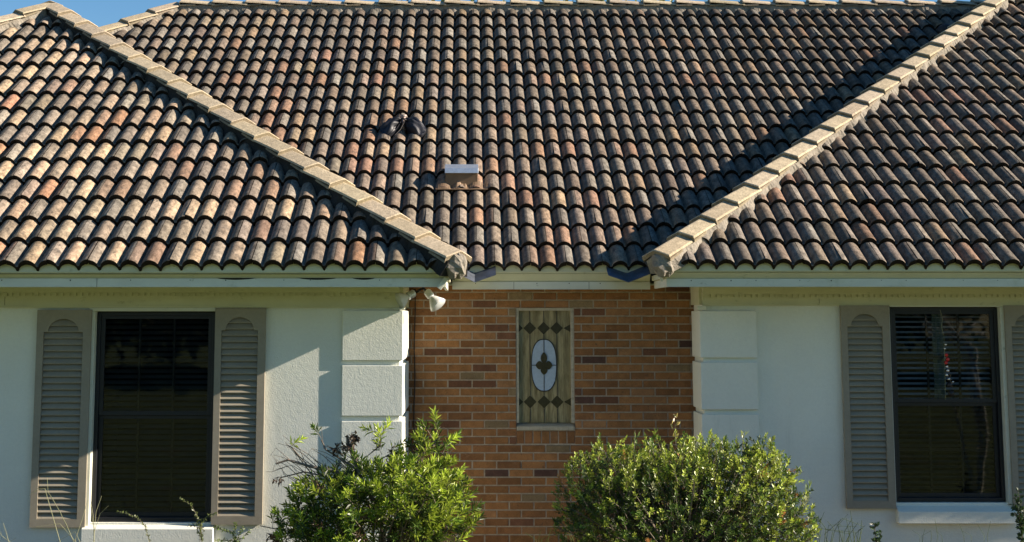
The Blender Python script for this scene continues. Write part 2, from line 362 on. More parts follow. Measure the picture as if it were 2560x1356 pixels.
# ------------------------------------------------------------------ hip and ridge caps
def cap_run(name, P0, P1, nb, n, off, parent, seed, mound=.11, start=0.0, mm=None):
    rnd = random.Random(seed)
    P0 = Vector(P0); P1 = Vector(P1); d = (P1-P0).normalized(); nb = Vector(nb); nb = (nb-d*nb.dot(d)).normalized(); sd = d.cross(nb)
    Ltot = (P1-P0).length; L = Ltot/n; mb = MB()
    for k in range(n):
        a = P0+d*(k*L+start); tw = rnd.uniform(-.012, .012); ls = rnd.uniform(-.006, .006)
        prof_ = [(-.137, -.052), (-.132, -.036), (-.07, -.010), (-.014, .012), (0, .015), (.014, .012), (.07, -.010), (.132, -.036), (.137, -.052)]
        col = rnd.uniform(.86, 1.1); col = (col, col*rnd.uniform(.97, 1.0), col*rnd.uniform(.92, 1.02))
        vs = []; lst = [(0, .030), (.010, .036), (L*.5, .022), (L+.03, .002)]
        for (t, h) in lst:
            for (x, z) in prof_:
                vs.append(a+d*(t+ls)+sd*(x*(1.04-.08*t/L)+tw*(t/L))+nb*(off+z+h))
        m = len(prof_); fs = [(i*m+j, i*m+j+1, (i+1)*m+j+1, (i+1)*m+j) for i in range(len(lst)-1) for j in range(m-1)]
        mb.add(vs, fs, 0, col)
        # thick lower end
        th = .034; vs = []
        for (x, z) in prof_: vs.append(a+d*ls+sd*x*1.04+nb*(off+z+.030))
        for (x, z) in prof_: vs.append(a+d*(ls+.004)+sd*x*.98+nb*(off+z+.030-th))
        for (x, z) in prof_: vs.append(a+d*(ls+.2)+sd*x*.98+nb*(off+z+.016-th*.5))
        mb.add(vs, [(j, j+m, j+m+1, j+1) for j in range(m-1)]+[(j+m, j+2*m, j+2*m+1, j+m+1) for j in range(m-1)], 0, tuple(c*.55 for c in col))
    o = mb.build(name, M_cap, parent, colors=True, fix=False)
    # mortar bed with ragged skirts reaching the tiles
    mb = MB(); K = int(Ltot/.04); vs = []
    for i in range(K+1):
        t = Ltot*i/K; q = P0+d*t
        wv = .020*math.sin(t*2*math.pi/.235+seed)+.006*math.sin(t*11)+rnd.uniform(-.003, .003)
        x0 = .108+rnd.uniform(-.002, .002); x1 = .125+wv
        for (x, z) in ((-x1, -mound-.05), (-x0, -.045), (-.04, -.01), (.04, -.01), (x0, -.045), (x1, -mound-.05)):
            vs.append(q+sd*x+nb*(off+z))
    fs = [(i*6+j, i*6+j+1, (i+1)*6+j+1, (i+1)*6+j) for i in range(K) for j in range(5)]
    fs += [tuple(range(6)), tuple(K*6+j for j in range(6))]
    mb.add(vs, fs); b = mb.build(name.replace('cap', 'mortar'), mm or M_mortar, parent, fix=True)
    return o
nF = Vector((0, -SP, CP)); nRt = Vector((SP, 0, CP)); nLt = Vector((-SP, 0, CP)); nBk = Vector((0, SP, CP))
OFF = .148
cap_run('hip_cap', (XLC+.03, YL-.03, ZL-.02), AL, nF+nRt, 18, OFF, roofL, 1, mm=M_mortar_shade)
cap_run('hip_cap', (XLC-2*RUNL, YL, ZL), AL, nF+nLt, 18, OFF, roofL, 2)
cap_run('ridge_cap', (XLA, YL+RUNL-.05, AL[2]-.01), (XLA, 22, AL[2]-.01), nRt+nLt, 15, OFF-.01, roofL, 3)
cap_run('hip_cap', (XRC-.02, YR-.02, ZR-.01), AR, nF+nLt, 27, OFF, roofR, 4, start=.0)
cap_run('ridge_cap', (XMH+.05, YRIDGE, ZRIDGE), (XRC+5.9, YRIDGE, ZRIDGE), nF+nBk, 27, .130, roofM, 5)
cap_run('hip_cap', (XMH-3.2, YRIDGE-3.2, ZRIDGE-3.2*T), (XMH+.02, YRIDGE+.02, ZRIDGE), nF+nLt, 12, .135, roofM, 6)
# blobs of mortar closing the lower ends of the two hips
for (cx, cy, cz, dr, par) in ((XLC+.035, YL-.03, ZL+.055, 1, roofL), (XRC+.0, YR-.02, ZR+.055, -1, roofR)):
    mb = MB(); rnd = random.Random(5)
    vs = []; fs = []; n = 12; mrg = 7
    for i in range(mrg+1):
        ph = math.pi*i/mrg
        for k in range(n):
            q = 2*math.pi*k/n; rr = 1+rnd.uniform(-.13, .13)
            vs.append((cx+.10*rr*math.sin(ph)*math.cos(q), cy-.03+.085*rr*math.sin(ph)*math.sin(q), cz+.105*rr*math.cos(ph)))
    for i in range(mrg):
        for k in range(n): fs.append((i*n+k, i*n+(k+1) % n, (i+1)*n+(k+1) % n, (i+1)*n+k))
    mb.add(vs, fs); mb.build('end_mortar', M_mortar, par, smooth=False)

# ------------------------------------------------------------------ fascia, crown board, soffit
def eave_boards(ze, seam, x0, x1, ye, zb, zt, mitre0, mitre1, back):
    """front board from x0 to x1, with short returns along the sides where mitre is set (depth of return)"""
    mb = MB(); zm = zb+.066
    mb.box((x0, ye+.035, zb), (x1, ye+.060, zm))
    rn = random.Random(int(ye*100)); x = x0+.2
    while x < x1-.1:
        q = rn.uniform(.004, .008); mb.box((x, ye+.0335, zm-.012-q), (x+q, ye+.0349, zm-.010), 1); x += rn.uniform(.2, .55)
    for xs in (x0+(x1-x0)*.31, x0+(x1-x0)*.69): mb.box((xs, ye+.0340, zb+.001), (xs+.003, ye+.0349, zm-.001), 1)
    mb.build('fascia_board', [M_trim, M_edge], house)
    mb = MB(); n = int((x1-x0)/(S/14)); vs = []
    for i in range(n+1):
        x = x0+(x1-x0)*i/n; h = prof(x-seam)*.96+.014
        vs += [(x, ye+.045, zm+.001), (x, ye-.004, ze+.001), (x, ye-.004, ze+(h-.004)/CP)]
    mb.add(vs, [(3*i+k, 3*i+3+k, 3*i+4+k, 3*i+1+k) for i in range(n) for k in (0, 1)])
    mb.box((x0, ye+.046, zm+.001), (x1, ye+.075, zt))
    mb.build('crown_board', M_frieze, house, fix=False)
    for xm, dr, yb in [m for m in ((mitre0) or None, (mitre1) or None) if m]:
        mb = MB(); xx = (xm-dr*.035, xm-dr*.060)
        mb.box((xx[0], ye+.062, zb), (xx[1], yb, zm)); mb.build('side_fascia_board', M_trim, house, bevel=.002)
        mb = MB(); mb.box((xm-dr*.015, ye+.077, zm+.002), (xm-dr*.06, yb, zt-.01)); mb.build('side_crown_board', M_frieze, house, bevel=.002)
eave_boards(ZL, -.692, XLC-2*RUNL+.05, XLC-.035, YL, 2.528, 2.635, None, (XLC, 1, YM+.03), WL)
eave_boards(ZM, .254, XLC+.0, XRC-.0, YM, 2.541, 2.68, None, None, WB)
eave_boards(ZR, 2.141, XRC+.035, XRC+2*RUNXR-.1, YR, 2.547, 2.67, (XRC, -1, YM+.03), None, WR)
mb = MB()
mb.box((XLC-2*RUNL, YL+.062, 2.575), (XLC-.065, WL+.3, 2.59)); mb.box((XLW-.3, WL+.305, 2.575), (XLC-.065, WB, 2.59))
mb.box((XLC-.06, YM+.062, 2.58), (XRC+.06, WB+.2, 2.595))
mb.box((XRC+.065, YR+.062, 2.585), (XRC+2*RUNXR, WR+.3, 2.60)); mb.box((XRC+.065, WR+.305, 2.585), (XRW+.3, WB, 2.60))
mb.build('soffit', M_frieze, house)

# ------------------------------------------------------------------ walls
def wall_with_hole(mb, x0, x1, z0, z1, y, th, hx0, hx1, hz0, hz1, m=0):
    mb.box((x0, y, z0), (hx0, y+th, z1), m); mb.box((hx1, y, z0), (x1, y+th, z1), m)
    mb.box((hx0, y, z0), (hx1, y+th, hz0), m); mb.box((hx0, y, hz1), (hx1, y+th, z1), m)
def Z(py, y, px=1165): return at(px, py, y).z
# window openings (outer edge of the black frames)
lw = dict(x0=X(232, 1040, WL), x1=X(534, 1040, WL), z0=Z(1306, WL), z1=Z(780, WL))
rw = dict(x0=X(2232, 1010, WR), x1=X(2508, 1010, WR), z0=Z(1256, WR), z1=Z(769, WR))
mb = MB(); wall_with_hole(mb, XLC-2*RUNL+.5, XLW, 0, 2.62, WL, .2, lw['x0']-.055, lw['x1'], lw['z0']-.005, lw['z1']+.02)
mb.box((XLW-.2, WL+.2005, 0), (XLW, WB+.3, 2.62)); mb.box((XLC-2*RUNL+.5, WL+.2005, 0), (XLC-2*RUNL+.7, 21.5, 2.62))
mb.build('left_stucco_wall', M_stucco, house)
mb = MB(); wall_with_hole(mb, XRW, XRC+2*RUNXR-.5, 0, 2.62, WR, .2, rw['x0'], rw['x1']+.05, rw['z0']-.005, rw['z1']+.02)
mb.box((XRW, WR+.2005, 0), (XRW+.2, WB+.3, 2.62)); mb.box((XRC+2*RUNXR-.7, WR+.2005, 0), (XRC+2*RUNXR-.5, 22, 2.62))
mb.build('right_stucco_wall', M_stucco, house)
mb = MB(); mb.box((XLC-2*RUNL+.7, 21.3, 0), (XRC+2*RUNXR-.7, 21.5, 2.62)); mb.build('rear_wall', M_stucco, house)

for pa, pb in ((540, 640), (745, 842), (880, 938)):       # dark slivers painting the shaded gaps of warped laps on the left wing
    a = at(pa, 702, YL+.034); b = at(pb, 702, YL+.034); mb = MB(); n = 10; zq = 2.528+.066
    top = [(a.x+(b.x-a.x)*i/n, zq+.002) for i in range(n+1)]; bot = [(a.x+(b.x-a.x)*i/n, zq-.011*math.sin(math.pi*i/n)) for i in range(n-1, 0, -1)]
    mb.prism(top+bot, YL+.0332, YL+.0348); mb.build('lap_shade_sliver', M_edge, house, fix=False)
# frieze boards and their dentil strips
def frieze(x0, x1, y, zb, side=None):
    mb = MB(); mb.box((x0, y-.028, zb), (x1, y-.0005, 2.574))
    mb.box((x0, y-.034, zb-.008), (x1, y-.0285, zb+.006))
    if side: mb.box((side[0], y, zb), (side[1], side[2], 2.574))
    for xs in ((X(14, 760, y) if y < 12.5 else X(2046, 760, y)),): mb.box((xs, y-.0292, zb+.01), (xs+.0025, y-.0281, 2.46), 1)
    mb.build('frieze_board', [M_frieze, M_edge], house)
    mb = MB(); rnd = random.Random(3); x = x0+.02
    while x < x1-.03:
        wd = rnd.uniform(.024, .034); mb.box((x, y-.040, 2.468), (x+wd, y-.0285, 2.494+rnd.uniform(-.004, .003))); x += .0505
    mb.box((x0, y-.044, 2.495), (x1, y-.0285, 2.574)); mb.build('dentil_strip', M_frieze, house)
frieze(XLC-2*RUNL+.5, XLW+.0, WL, Z(767, WL), (XLW+.001, XLW+.028, WB-.01))
frieze(XRW-.0, XRC+2*RUNXR-.5, WR, Z(762, WR), (XRW-.001, XRW-.028, WB-.01))

# quoin blocks
def quoins(xc, sgn, y, yb):
    zt = 2.352; k = 0
    while zt-.397 > -.1:
        mb = MB(); z0 = max(zt-.397, 0.0)
        xa = xc+sgn*.028; xb = xc-sgn*.457
        ya = y-(.024 if sgn > 0 else .036)
        # L-shaped block wrapping the corner
        pts = [(xa, ya), (xb, ya), (xb, y-.001), (xc+sgn*.001, y-.001), (xc+sgn*.001, yb), (xa, yb)]
        n = 6; vs = [(p[0], p[1], z0) for p in pts]+[(p[0], p[1], zt) for p in pts]
        mb.add(vs, [(0, 1, 2, 3, 4, 5), (11, 10, 9, 8, 7, 6)]+[(i, (i+1) % n, (i+1) % n+n, i+n) for i in range(n)])
        mb.build('quoin_block', M_stucco, house, bevel=.004)
        zt -= .437; k += 1
quoins(XLW, 1, WL, WB-.03); quoins(XRW, -1, WR, WB-.03)
mb = MB(); mb.box((XLW-.45, WL-.032, 2.356), (XLW+.05, WL-.0335+.004, 2.372)); 
mb = MB(); mb.box((XRW-.045, WR-.045, 2.36), (XRW+.03, WR-.001+0, Z(762, WR)-.010)); mb.build('corner_trim', M_trim, house, bevel=.002)
mb = MB(); mb.box((XLW-.05, WL-.045, 2.36), (XLW+.042, WL-.001, Z(767, WL)-.010)); mb.build('corner_trim', M_trim, house, bevel=.002)

# ------------------------------------------------------------------ brick bay
rnd = random.Random(8)
bx0, bx1 = XLW+.0, XRW-.0
o1 = at(1290, 770, WB); o2 = at(1437, 1076, WB); bz_sill = at(1290, 1111, WB).z
ox0, ox1, oz1, oz0 = o1.x, o2.x, o1.z, o2.z
mb = MB(); wall_with_hole(mb, bx0, bx1, 0, 2.62, WB+.006, .18, ox0, ox1, oz0-.002, oz1+.002, 1)
zt = 2.5135; ch = .0703; bl = .2163; jx = -.0535; row = 0
zt += ch; row = -1
def brick(xa, xb, za, zb):
    g = rnd.random()
    c = (.345, .166, .064) if g < .50 else (.285, .135, .056) if g < .78 else (.36, .185, .082) if g < .88 else (.19, .09, .05) if g < .94 else (.11, .06, .045) if g < .965 else (.28, .20, .11)
    v = rnd.uniform(.62, .90); c = tuple(v*q for q in c)
    y0 = WB+rnd.uniform(-.0025, .002); e = .0015; j = rnd.uniform(-.001, .001)
    xs = (xa, xb); mb.add([(xa+e, y0, za+e+j), (xb-e, y0, za+e-j), (xb-e, y0, zb-e-j), (xa+e, y0, zb-e+j), (xa, y0+.004, za), (xb, y0+.004, za), (xb, y0+.004, zb), (xa, y0+.004, zb),
            (xa, WB+.06, za), (xb, WB+.06, za), (xb, WB+.06, zb), (xa, WB+.06, zb)],
           [(0, 1, 2, 3), (0, 4, 5, 1), (1, 5, 6, 2), (2, 6, 7, 3), (3, 7, 4, 0), (4, 8, 9, 5), (5, 9, 10, 6), (6, 10, 11, 7), (7, 11, 8, 4)], 0, c)
while zt > .02:
    za, zb = zt-ch+.0115, zt
    x = jx+(bl/2 if row % 2 else 0)-bl*4
    while x < bx1:
        a = x+.006+rnd.uniform(-.0015, .0015); b = x+bl-.006+rnd.uniform(-.0015, .0015); x += bl
        a = max(a, bx0+.001); b = min(b, bx1-.001)
        if b-a < .02: continue
        segs = [(a, b)]
        if zb > bz_sill and za < oz1-.015:
            segs = []
            if a < ox0-.012: segs.append((a, min(b, ox0-.003)))
            if b > ox1+.012: segs.append((max(a, ox1+.003), b))
        for s_ in segs:
            if s_[1]-s_[0] > .012: brick(s_[0], s_[1], za, zb)
    zt -= ch; row += 1
nb = 7; wb = (ox1-ox0+.01)/nb
for k in range(nb): brick(ox0-.005+k*wb+.005, ox0-.005+(k+1)*wb-.005, bz_sill+.006, oz0-.008)
mb.build('brick_wall', [M_brick, M_mort2], house, colors=True)
# corner cable
cx = at(1037, 760, WB).x; mb = MB()
pts = [(cx+.004*math.sin(i*.9), WB-.008, 2.55-i*.09) for i in range(18)]
mb.tube(pts, .0055, 6); mb.build('cable', M_cable, house, smooth=True)

# ------------------------------------------------------------------ stained glass window
def stained():
    yg = WB+.055
    x0, x1, z0, z1 = ox0, ox1, oz0, oz1
    fw = .024
    mb = MB()
    mb.box((x0, WB+.010, z0+.062), (x0+fw, WB+.09, z1)); mb.box((x1-fw-.004, WB+.010, z0+.062), (x1, WB+.09, z1)); mb.box((x0+fw, WB+.0105, z1-.026), (x1-fw-.004, WB+.09, z1))
    win = mb.build('stained_glass_window', M_wood, house, bevel=.003)
    mb = MB()
    mb.add([(x0+.002, WB-.012, z0), (x1-.002, WB-.012, z0), (x1-.002, WB-.012, z0+.034), (x0+.002, WB-.012, z0+.034), (x0+.002, WB+.09, z0), (x1-.002, WB+.09, z0), (x1-.002, WB+.09, z0+.061), (x0+.002, WB+.09, z0+.061)],
           [(0, 1, 2, 3), (4, 7, 6, 5), (3, 2, 6, 7), (0, 4, 5, 1), (0, 3, 7, 4), (1, 5, 6, 2)])
    mb.build('sill', M_wood, win, bevel=.003)
    gx0, gx1, gz0, gz1 = x0+fw, x1-fw-.004, z0+.062, z1-.026
    mb = MB()
    # tan panes between the vertical leads, each with its own tint handled by the noise
    mb.box((gx0, yg, gz0), (gx1, yg+.008, gz1)); mb.build('tan_glass', M_tan, win)
    cxs = [X(p, 910, WB) for p in (1325.5, 1360.3, 1393)]
    zt_, zb_ = Z(821, WB), Z(1006, WB); hw = X(1376.5, 900, WB)-X(1360.3, 900, WB); hh = .057
    for zz in (zt_, zb_):
        mb = MB()
        for cxx in cxs+[cxs[0]-2*hw*1.03, cxs[2]+2*hw*1.03]:
            p = [(cxx-hw, zz), (cxx, zz-hh), (cxx+hw, zz), (cxx, zz+hh)]
            if cxx < cxs[0]-.02: p = [(gx0, zz-hh*.62), (cxx+hw, zz), (gx0, zz+hh*.62)]
            if cxx > cxs[2]+.02: p = [(cxx-hw, zz), (gx1, zz-hh*.60), (gx1, zz+hh*.60)]
            mb.prism(p, yg-.004, yg-.0002)
        mb.build('diamond_glass', M_dia, win)
    ocx = cxs[1]+.001; oz = Z(914, WB); rx = .112; rz = .228
    def oval(rx, rz, n=40):
        out = []
        for i in range(n):
            q = 2*math.pi*i/n; c, s = math.cos(q), math.sin(q)
            out.append((ocx+rx*math.copysign(abs(c)**.82, c), oz+rz*math.copysign(abs(s)**.78, s)))
        return out
    mb = MB(); mb.prism(oval(rx, rz), yg-.0075, yg-.0042); mb.build('oval_glass', M_blue, win)
    mb = MB(); ov = oval(rx, rz)
    mb.tube([(p[0], yg-.008, p[1]) for p in ov+[ov[0], ov[1]]], .0045, 6)
    def bar(xa, za, xb, zb, r=.0032): mb.tube([(xa, yg-.006, za), (xb, yg-.006, zb)], r, 6)
    for cxx in cxs:
        bar(cxx, gz1, cxx, zt_+hh); bar(cxx, zb_-hh, cxx, gz0)
    bar(cxs[0]-.002, zt_-hh, cxs[0]+.002, zb_+hh); bar(cxs[2], zt_-hh, cxs[2]+.002, zb_+hh)
    bar(cxs[1], zt_-hh, cxs[1], oz+rz); bar(cxs[1], oz-rz, cxs[1], zb_+hh)
    mb.tube([(ocx, yg-.010, oz+rz), (ocx, yg-.010, oz-rz)], .0032, 6); mb.tube([(ocx-rx, yg-.010, oz), (ocx+rx, yg-.010, oz)], .0032, 6)
    mb.build('lead_came', M_lead, win)
    # four-petalled flower
    mb = MB()
    def petal(ang, l, wd, tip):
        pts = []
        for i in range(14):
            t = i/13; a = math.pi*t; r_ = wd*math.sin(a)**.8
            pts.append((l*(t**.85), r_*(1.15-.25*t)))
        pol = pts+[(p[0], -p[1]) for p in pts[-2:0:-1]]
        ca, sa = math.cos(ang), math.sin(ang)
        mb.prism([(ocx+p[0]*ca-p[1]*sa, oz+p[0]*sa+p[1]*ca) for p in pol], yg-.0155, yg-.0118)
    petal(R(90), .118, .028, 1); petal(R(-90), .085, .030, 1); petal(0, .076, .036, 1); petal(R(180), .076, .036, 1)
    mb.tube([(ocx, yg-.018, oz), (ocx, yg-.011, oz)], .013, 12)
    mb.build('flower_glass', M_dia, win)
    mb = MB(); mb.box((x0-.1, yg+.1, z0-.1), (x1+.1, yg+.12, z1+.1)); mb.build('interior', M_dark, win)
stained()

# ------------------------------------------------------------------ sash windows
def sash_window(d, y, name, zmeet, label, blind_tilt, blind_col, curtain=None, low=None):
    x0, x1, z0, z1 = d['x0'], d['x1'], d['z0'], d['z1']
    fw = .030; yf = y+.045
    mb = MB()
    mb.box((x0, yf, z0), (x0+fw, yf+.09, z1)); mb.box((x1-fw, yf, z0), (x1, yf+.09, z1))
    mb.box((x0+fw, yf, z1-fw), (x1-fw, yf+.09, z1)); mb.box((x0+fw, yf-.005, z0), (x1-fw, yf+.09, z0+.032))
    w_ = mb.build(name, M_black, house, bevel=.003); 
    if label: w_['label'] = label
    for nm, za, zb, yo in (('upper_sash', zmeet, z1-fw, .012), ('lower_sash', z0+.033, zmeet-.002, .034)):
        xa, xb = x0+fw+.001, x1-fw-.001; r = .034; ys = yf+yo
        mb = MB()
        mb.box((xa, ys, za), (xa+r, ys+.03, zb)); mb.box((xb-r, ys, za), (xb, ys+.03, zb))
        mb.box((xa+r, ys, zb-r*.8), (xb-r, ys+.03, zb)); mb.box((xa+r, ys, za), (xb-r, ys+.03, za+r))
        gw = (xb-xa-2*r)/3
        for k in (1, 2): mb.box((xa+r+gw*k-.009, ys+.012, za+r), (xa+r+gw*k+.009, ys+.028, zb-r*.8))
        zm_ = (za+zb)/2
        for k in range(3): mb.box((xa+r+gw*k+(.009 if k else 0), ys+.0125, zm_-.009), (xa+r+gw*(k+1)-(.009 if k < 2 else 0), ys+.0275, zm_+.009))
        mb.build(nm, M_black, w_, bevel=.0015)
        mb = MB(); mb.add([(xa+r*.5, ys+.009, za+r*.5), (xb-r*.5, ys+.009, za+r*.5), (xb-r*.5, ys+.009, zb-r*.4), (xa+r*.5, ys+.009, zb-r*.4)], [(0, 1, 2, 3)])
        mb.build('pane', M_glass, w_, fix=False)
    c_, s_ = math.cos(blind_tilt), math.sin(blind_tilt); z = z1-.08
    for nm, zl, bm_ in (('blind', zmeet, blind_col), ('lower_blind', z0+.06, low or blind_col)):
        mb = MB()
        while z > zl:
            hw = .024; yb = yf+.105
            mb.add([(x0+.05, yb-hw*c_, z-hw*s_), (x1-.05, yb-hw*c_, z-hw*s_), (x1-.05, yb+hw*c_, z+hw*s_), (x0+.05, yb+hw*c_, z+hw*s_)], [(0, 1, 2, 3)])
            z -= .044
        mb.build(nm, bm_, w_, fix=False)
    if curtain:
        mb = MB(); ca, cb = curtain; n = 14; vs = []
        for i in range(n+1):
            t = i/n; vs += [(ca+(cb-ca)*t, yf+.093+.006*math.sin(t*14), zmeet+.03), (ca+(cb-ca)*t, yf+.093+.006*math.sin(t*14), z1-.04)]
        mb.add(vs, [(2*i, 2*i+2, 2*i+3, 2*i+1) for i in range(n)]); mb.build('curtain', M_curt, w_, fix=False)
    # dark room behind
    mb = MB(); a, b = (x0-.3, y+.201, z0-.3), (x1+.3, y+2.2, z1+.2)
    mb.add([(a[0], a[1], a[2]), (b[0], a[1], a[2]), (b[0], b[1], a[2]), (a[0], b[1], a[2]), (a[0], a[1], b[2]), (b[0], a[1], b[2]), (b[0], b[1], b[2]), (a[0], b[1], b[2])],
           [(0, 1, 2, 3), (4, 7, 6, 5), (1, 5, 6, 2), (2, 6, 7, 3), (3, 7, 4, 0)])
    mb.build('interior', M_dark, w_, fix=False)
    return w_
M_blindd = mat('dim blind slat', (.08, .085, .085), .6, .3)  # slat copy darkened to paint the dimness behind the glass
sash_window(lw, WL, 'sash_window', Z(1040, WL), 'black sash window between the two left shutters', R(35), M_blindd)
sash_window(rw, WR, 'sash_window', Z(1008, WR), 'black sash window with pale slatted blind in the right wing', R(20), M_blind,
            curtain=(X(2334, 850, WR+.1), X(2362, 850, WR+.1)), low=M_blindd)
# white casings and sills
mb = MB(); mb.box((lw['x0']-.052, WL-.022, lw['z0']-.03), (lw['x0']-.002, WL+.09, lw['z1']+.003)); mb.box((lw['x0']-.052, WL-.0215, lw['z1']+.004), (lw['x1'], WL+.09, lw['z1']+.034))
mb.build('window_casing', M_trim, house, bevel=.003)
mb = MB(); mb.box((rw['x1']+.002, WR-.022, rw['z0']-.03), (rw['x1']+.050, WR+.09, rw['z1']+.003)); mb.box((rw['x0'], WR-.0215, rw['z1']+.004), (rw['x1']+.05, WR+.09, rw['z1']+.030))
mb.build('window_casing', M_trim, house, bevel=.003)
def sill(xa, xb, y, zt, zf, zb, proj):
    mb = MB(); mb.add([(xa, y-proj, zb), (xb, y-proj, zb), (xb, y-proj, zf), (xa, y-proj, zf), (xa, y+.05, zb), (xb, y+.05, zb), (xb, y+.05, zt), (xa, y+.05, zt)],
           [(0, 1, 2, 3), (4, 7, 6, 5), (3, 2, 6, 7), (0, 4, 5, 1), (0, 3, 7, 4), (1, 5, 6, 2)])
    mb.build('window_sill', M_stucco, house, bevel=.005)
sill(X(208, 1330, WL), X(536, 1330, WL), WL, lw['z0']-.002, lw['z0']-.042, lw['z0']-.20, .07)
sill(X(2240, 1290, WR), X(2535, 1290, WR), WR, rw['z0']-.002, Z(1280, WR-.08), Z(1310, WR-.08), .08)

# ------------------------------------------------------------------ louvred shutters
def shutter(x0, x1, z0, z1, y, label):
    wd = x1-x0; y0 = y-.046; y1 = y-.008
    xi0, xi1 = x0+wd*.128, x1-wd*.148; zs = z1-.184; za = z1-.072; zi0 = z0+.062
    cxx = (xi0+xi1)/2; ra = wd*.285; n = 16
    arch = [(cxx-ra*math.cos(math.pi*i/n), zs+.008+(za-zs-.008)*math.sin(math.pi*i/n)) for i in range(n+1)]
    mb = MB()
    mb.box((x0, y0, z0), (xi0, y1, zs)); mb.box((xi1, y0, z0), (x1, y1, zs)); mb.box((xi0, y0, z0), (xi1, y1, zi0))
    # top rail with the arched cut-out
    low = [(x0, zs), (xi0, zs), (xi0, zs+.008), arch[0]]+arch[1:-1]+[arch[-1], (xi1, zs+.008), (xi1, zs), (x1, zs)]
    low = [p for i, p in enumerate(low) if i == 0 or (abs(p[0]-low[i-1][0])+abs(p[1]-low[i-1][1]) > 1e-5)]
    for i in range(len(low)-1):
        a, b = low[i], low[i+1]
        if b[0]-a[0] > 1e-5: mb.add([(a[0], y0, a[1]), (b[0], y0, b[1]), (b[0], y0, z1), (a[0], y0, z1)], [(0, 1, 2, 3)])
        mb.add([(a[0], y0, a[1]), (b[0], y0, b[1]), (b[0], y1, b[1]), (a[0], y1, a[1])], [(0, 1, 2, 3)])
    mb.add([(x0, y0, z1), (x1, y0, z1), (x1, y1, z1), (x0, y1, z1)], [(0, 1, 2, 3)])
    mb.add([(x0, y0, zs), (x0, y0, z1), (x0, y1, z1), (x0, y1, zs)], [(0, 1, 2, 3)]); mb.add([(x1, y0, zs), (x1, y0, z1), (x1, y1, z1), (x1, y1, zs)], [(0, 1, 2, 3)])
    mb.box((x0+.004, y1+.0005, z0+.004), (x1-.004, y-.001, z1-.004))
    o = mb.build('shutter', M_shut, house, fix=False)
    if label: o['label'] = label
    mb = MB(); z = zi0+.004; n = 0
    while z < za-.01:
        t = .0075
        mb.add([(xi0+.001, y0+.006, z), (xi1-.001, y0+.006, z), (xi1-.001, y1-.002, z+.043), (xi0+.001, y1-.002, z+.043),
                (xi0+.001, y0+.008, z-t), (xi1-.001, y0+.008, z-t), (xi1-.001, y1-.001, z+.036), (xi0+.001, y1-.001, z+.036)],
               [(0, 1, 2, 3), (0, 4, 5, 1), (4, 7, 6, 5), (0, 3, 7, 4), (1, 5, 6, 2)])
        z += .0505
    mb.build('louvre_slats', M_shut, o, fix=False)
    return o
ys = WL-.04
shutter(X(84, 1045, ys), X(221, 1045, ys), Z(1319, ys), Z(775, ys), WL, 'taupe louvred shutter at the far left, sunlit only along its foot')
shutter(X(533, 1045, ys), X(660, 1045, ys), Z(1312, ys), Z(771, ys), WL, 'taupe louvred shutter with its lower half in sunlight')
ys = WR-.04
shutter(X(2109, 1018, ys), X(2231, 1018, ys), Z(1272, ys), Z(764, ys), WR, 'taupe louvred shutter fully in shade')
shutter(X(2522, 1018, ys), X(2645, 1018, ys), Z(1272, ys), Z(764, ys), WR, 'taupe louvred shutter cut off at the right edge')

# ------------------------------------------------------------------ valley flashings and broken trim at the inner corners
def flashing(xa, za, xm, zm, xb, zb, y, slope_back, m):
    mb = MB(); t = .003; pts = [(xa, za), (xm, zm), (xb, zb)]
    vs = []
    for (x, z) in pts: vs += [(x, y, z), (x, y+slope_back, z+slope_back*.5), (x, y, z-t), (x, y+slope_back, z+slope_back*.5-t)]
    fs = [(0, 4, 5, 1), (4, 8, 9, 5), (2, 3, 7, 6), (6, 7, 11, 10), (0, 2, 6, 4), (4, 6, 10, 8), (0, 1, 3, 2), (8, 10, 11, 9)]
    mb.add(vs, fs); return mb.build('valley_flashing', m, house, fix=False)
yf = YM-.17
p = [at(1140, 682, yf), at(1187, 706, yf), at(1240, 687, yf)]
flashing(p[0].x, p[0].z, p[1].x, p[1].z, p[2].x, p[2].z, yf, .30, M_flash)
p = [at(1520, 688, yf), at(1572, 706, yf), at(1632, 682, yf)]
flashing(p[0].x, p[0].z, p[1].x, p[1].z, p[2].x, p[2].z, yf, .30, M_flash)
# loose trim ends hanging at the mitres
def slab(name, A, B, wd, th, m, up=(0, 0, 1)):
    A = Vector(A); B = Vector(B); d = (B-A).normalized(); s = d.cross(Vector((0, 1, 0))).normalized(); n_ = d.cross(s)
    mb = MB(); vs = []
    for P_ in (A, B):
        for a, b in ((-1, -1), (1, -1), (1, 1), (-1, 1)): vs.append(P_+s*a*wd/2+n_*b*th/2)
    mb.add(vs, [(0, 1, 2, 3), (7, 6, 5, 4), (0, 4, 5, 1), (1, 5, 6, 2), (2, 6, 7, 3), (3, 7, 4, 0)])
    return mb.build(name, m, house, bevel=.002)
slab('broken_trim', at(1145, 664, YL+.02), at(1120, 701, YL+.02), .022, .02, M_trim)
slab('broken_trim', at(1116, 696, YL+.01), at(1097, 722, YL+.01), .038, .03, M_trim)
slab('broken_trim', at(1640, 676, YR+.02), at(1656, 704, YR+.02), .016, .02, M_trim)

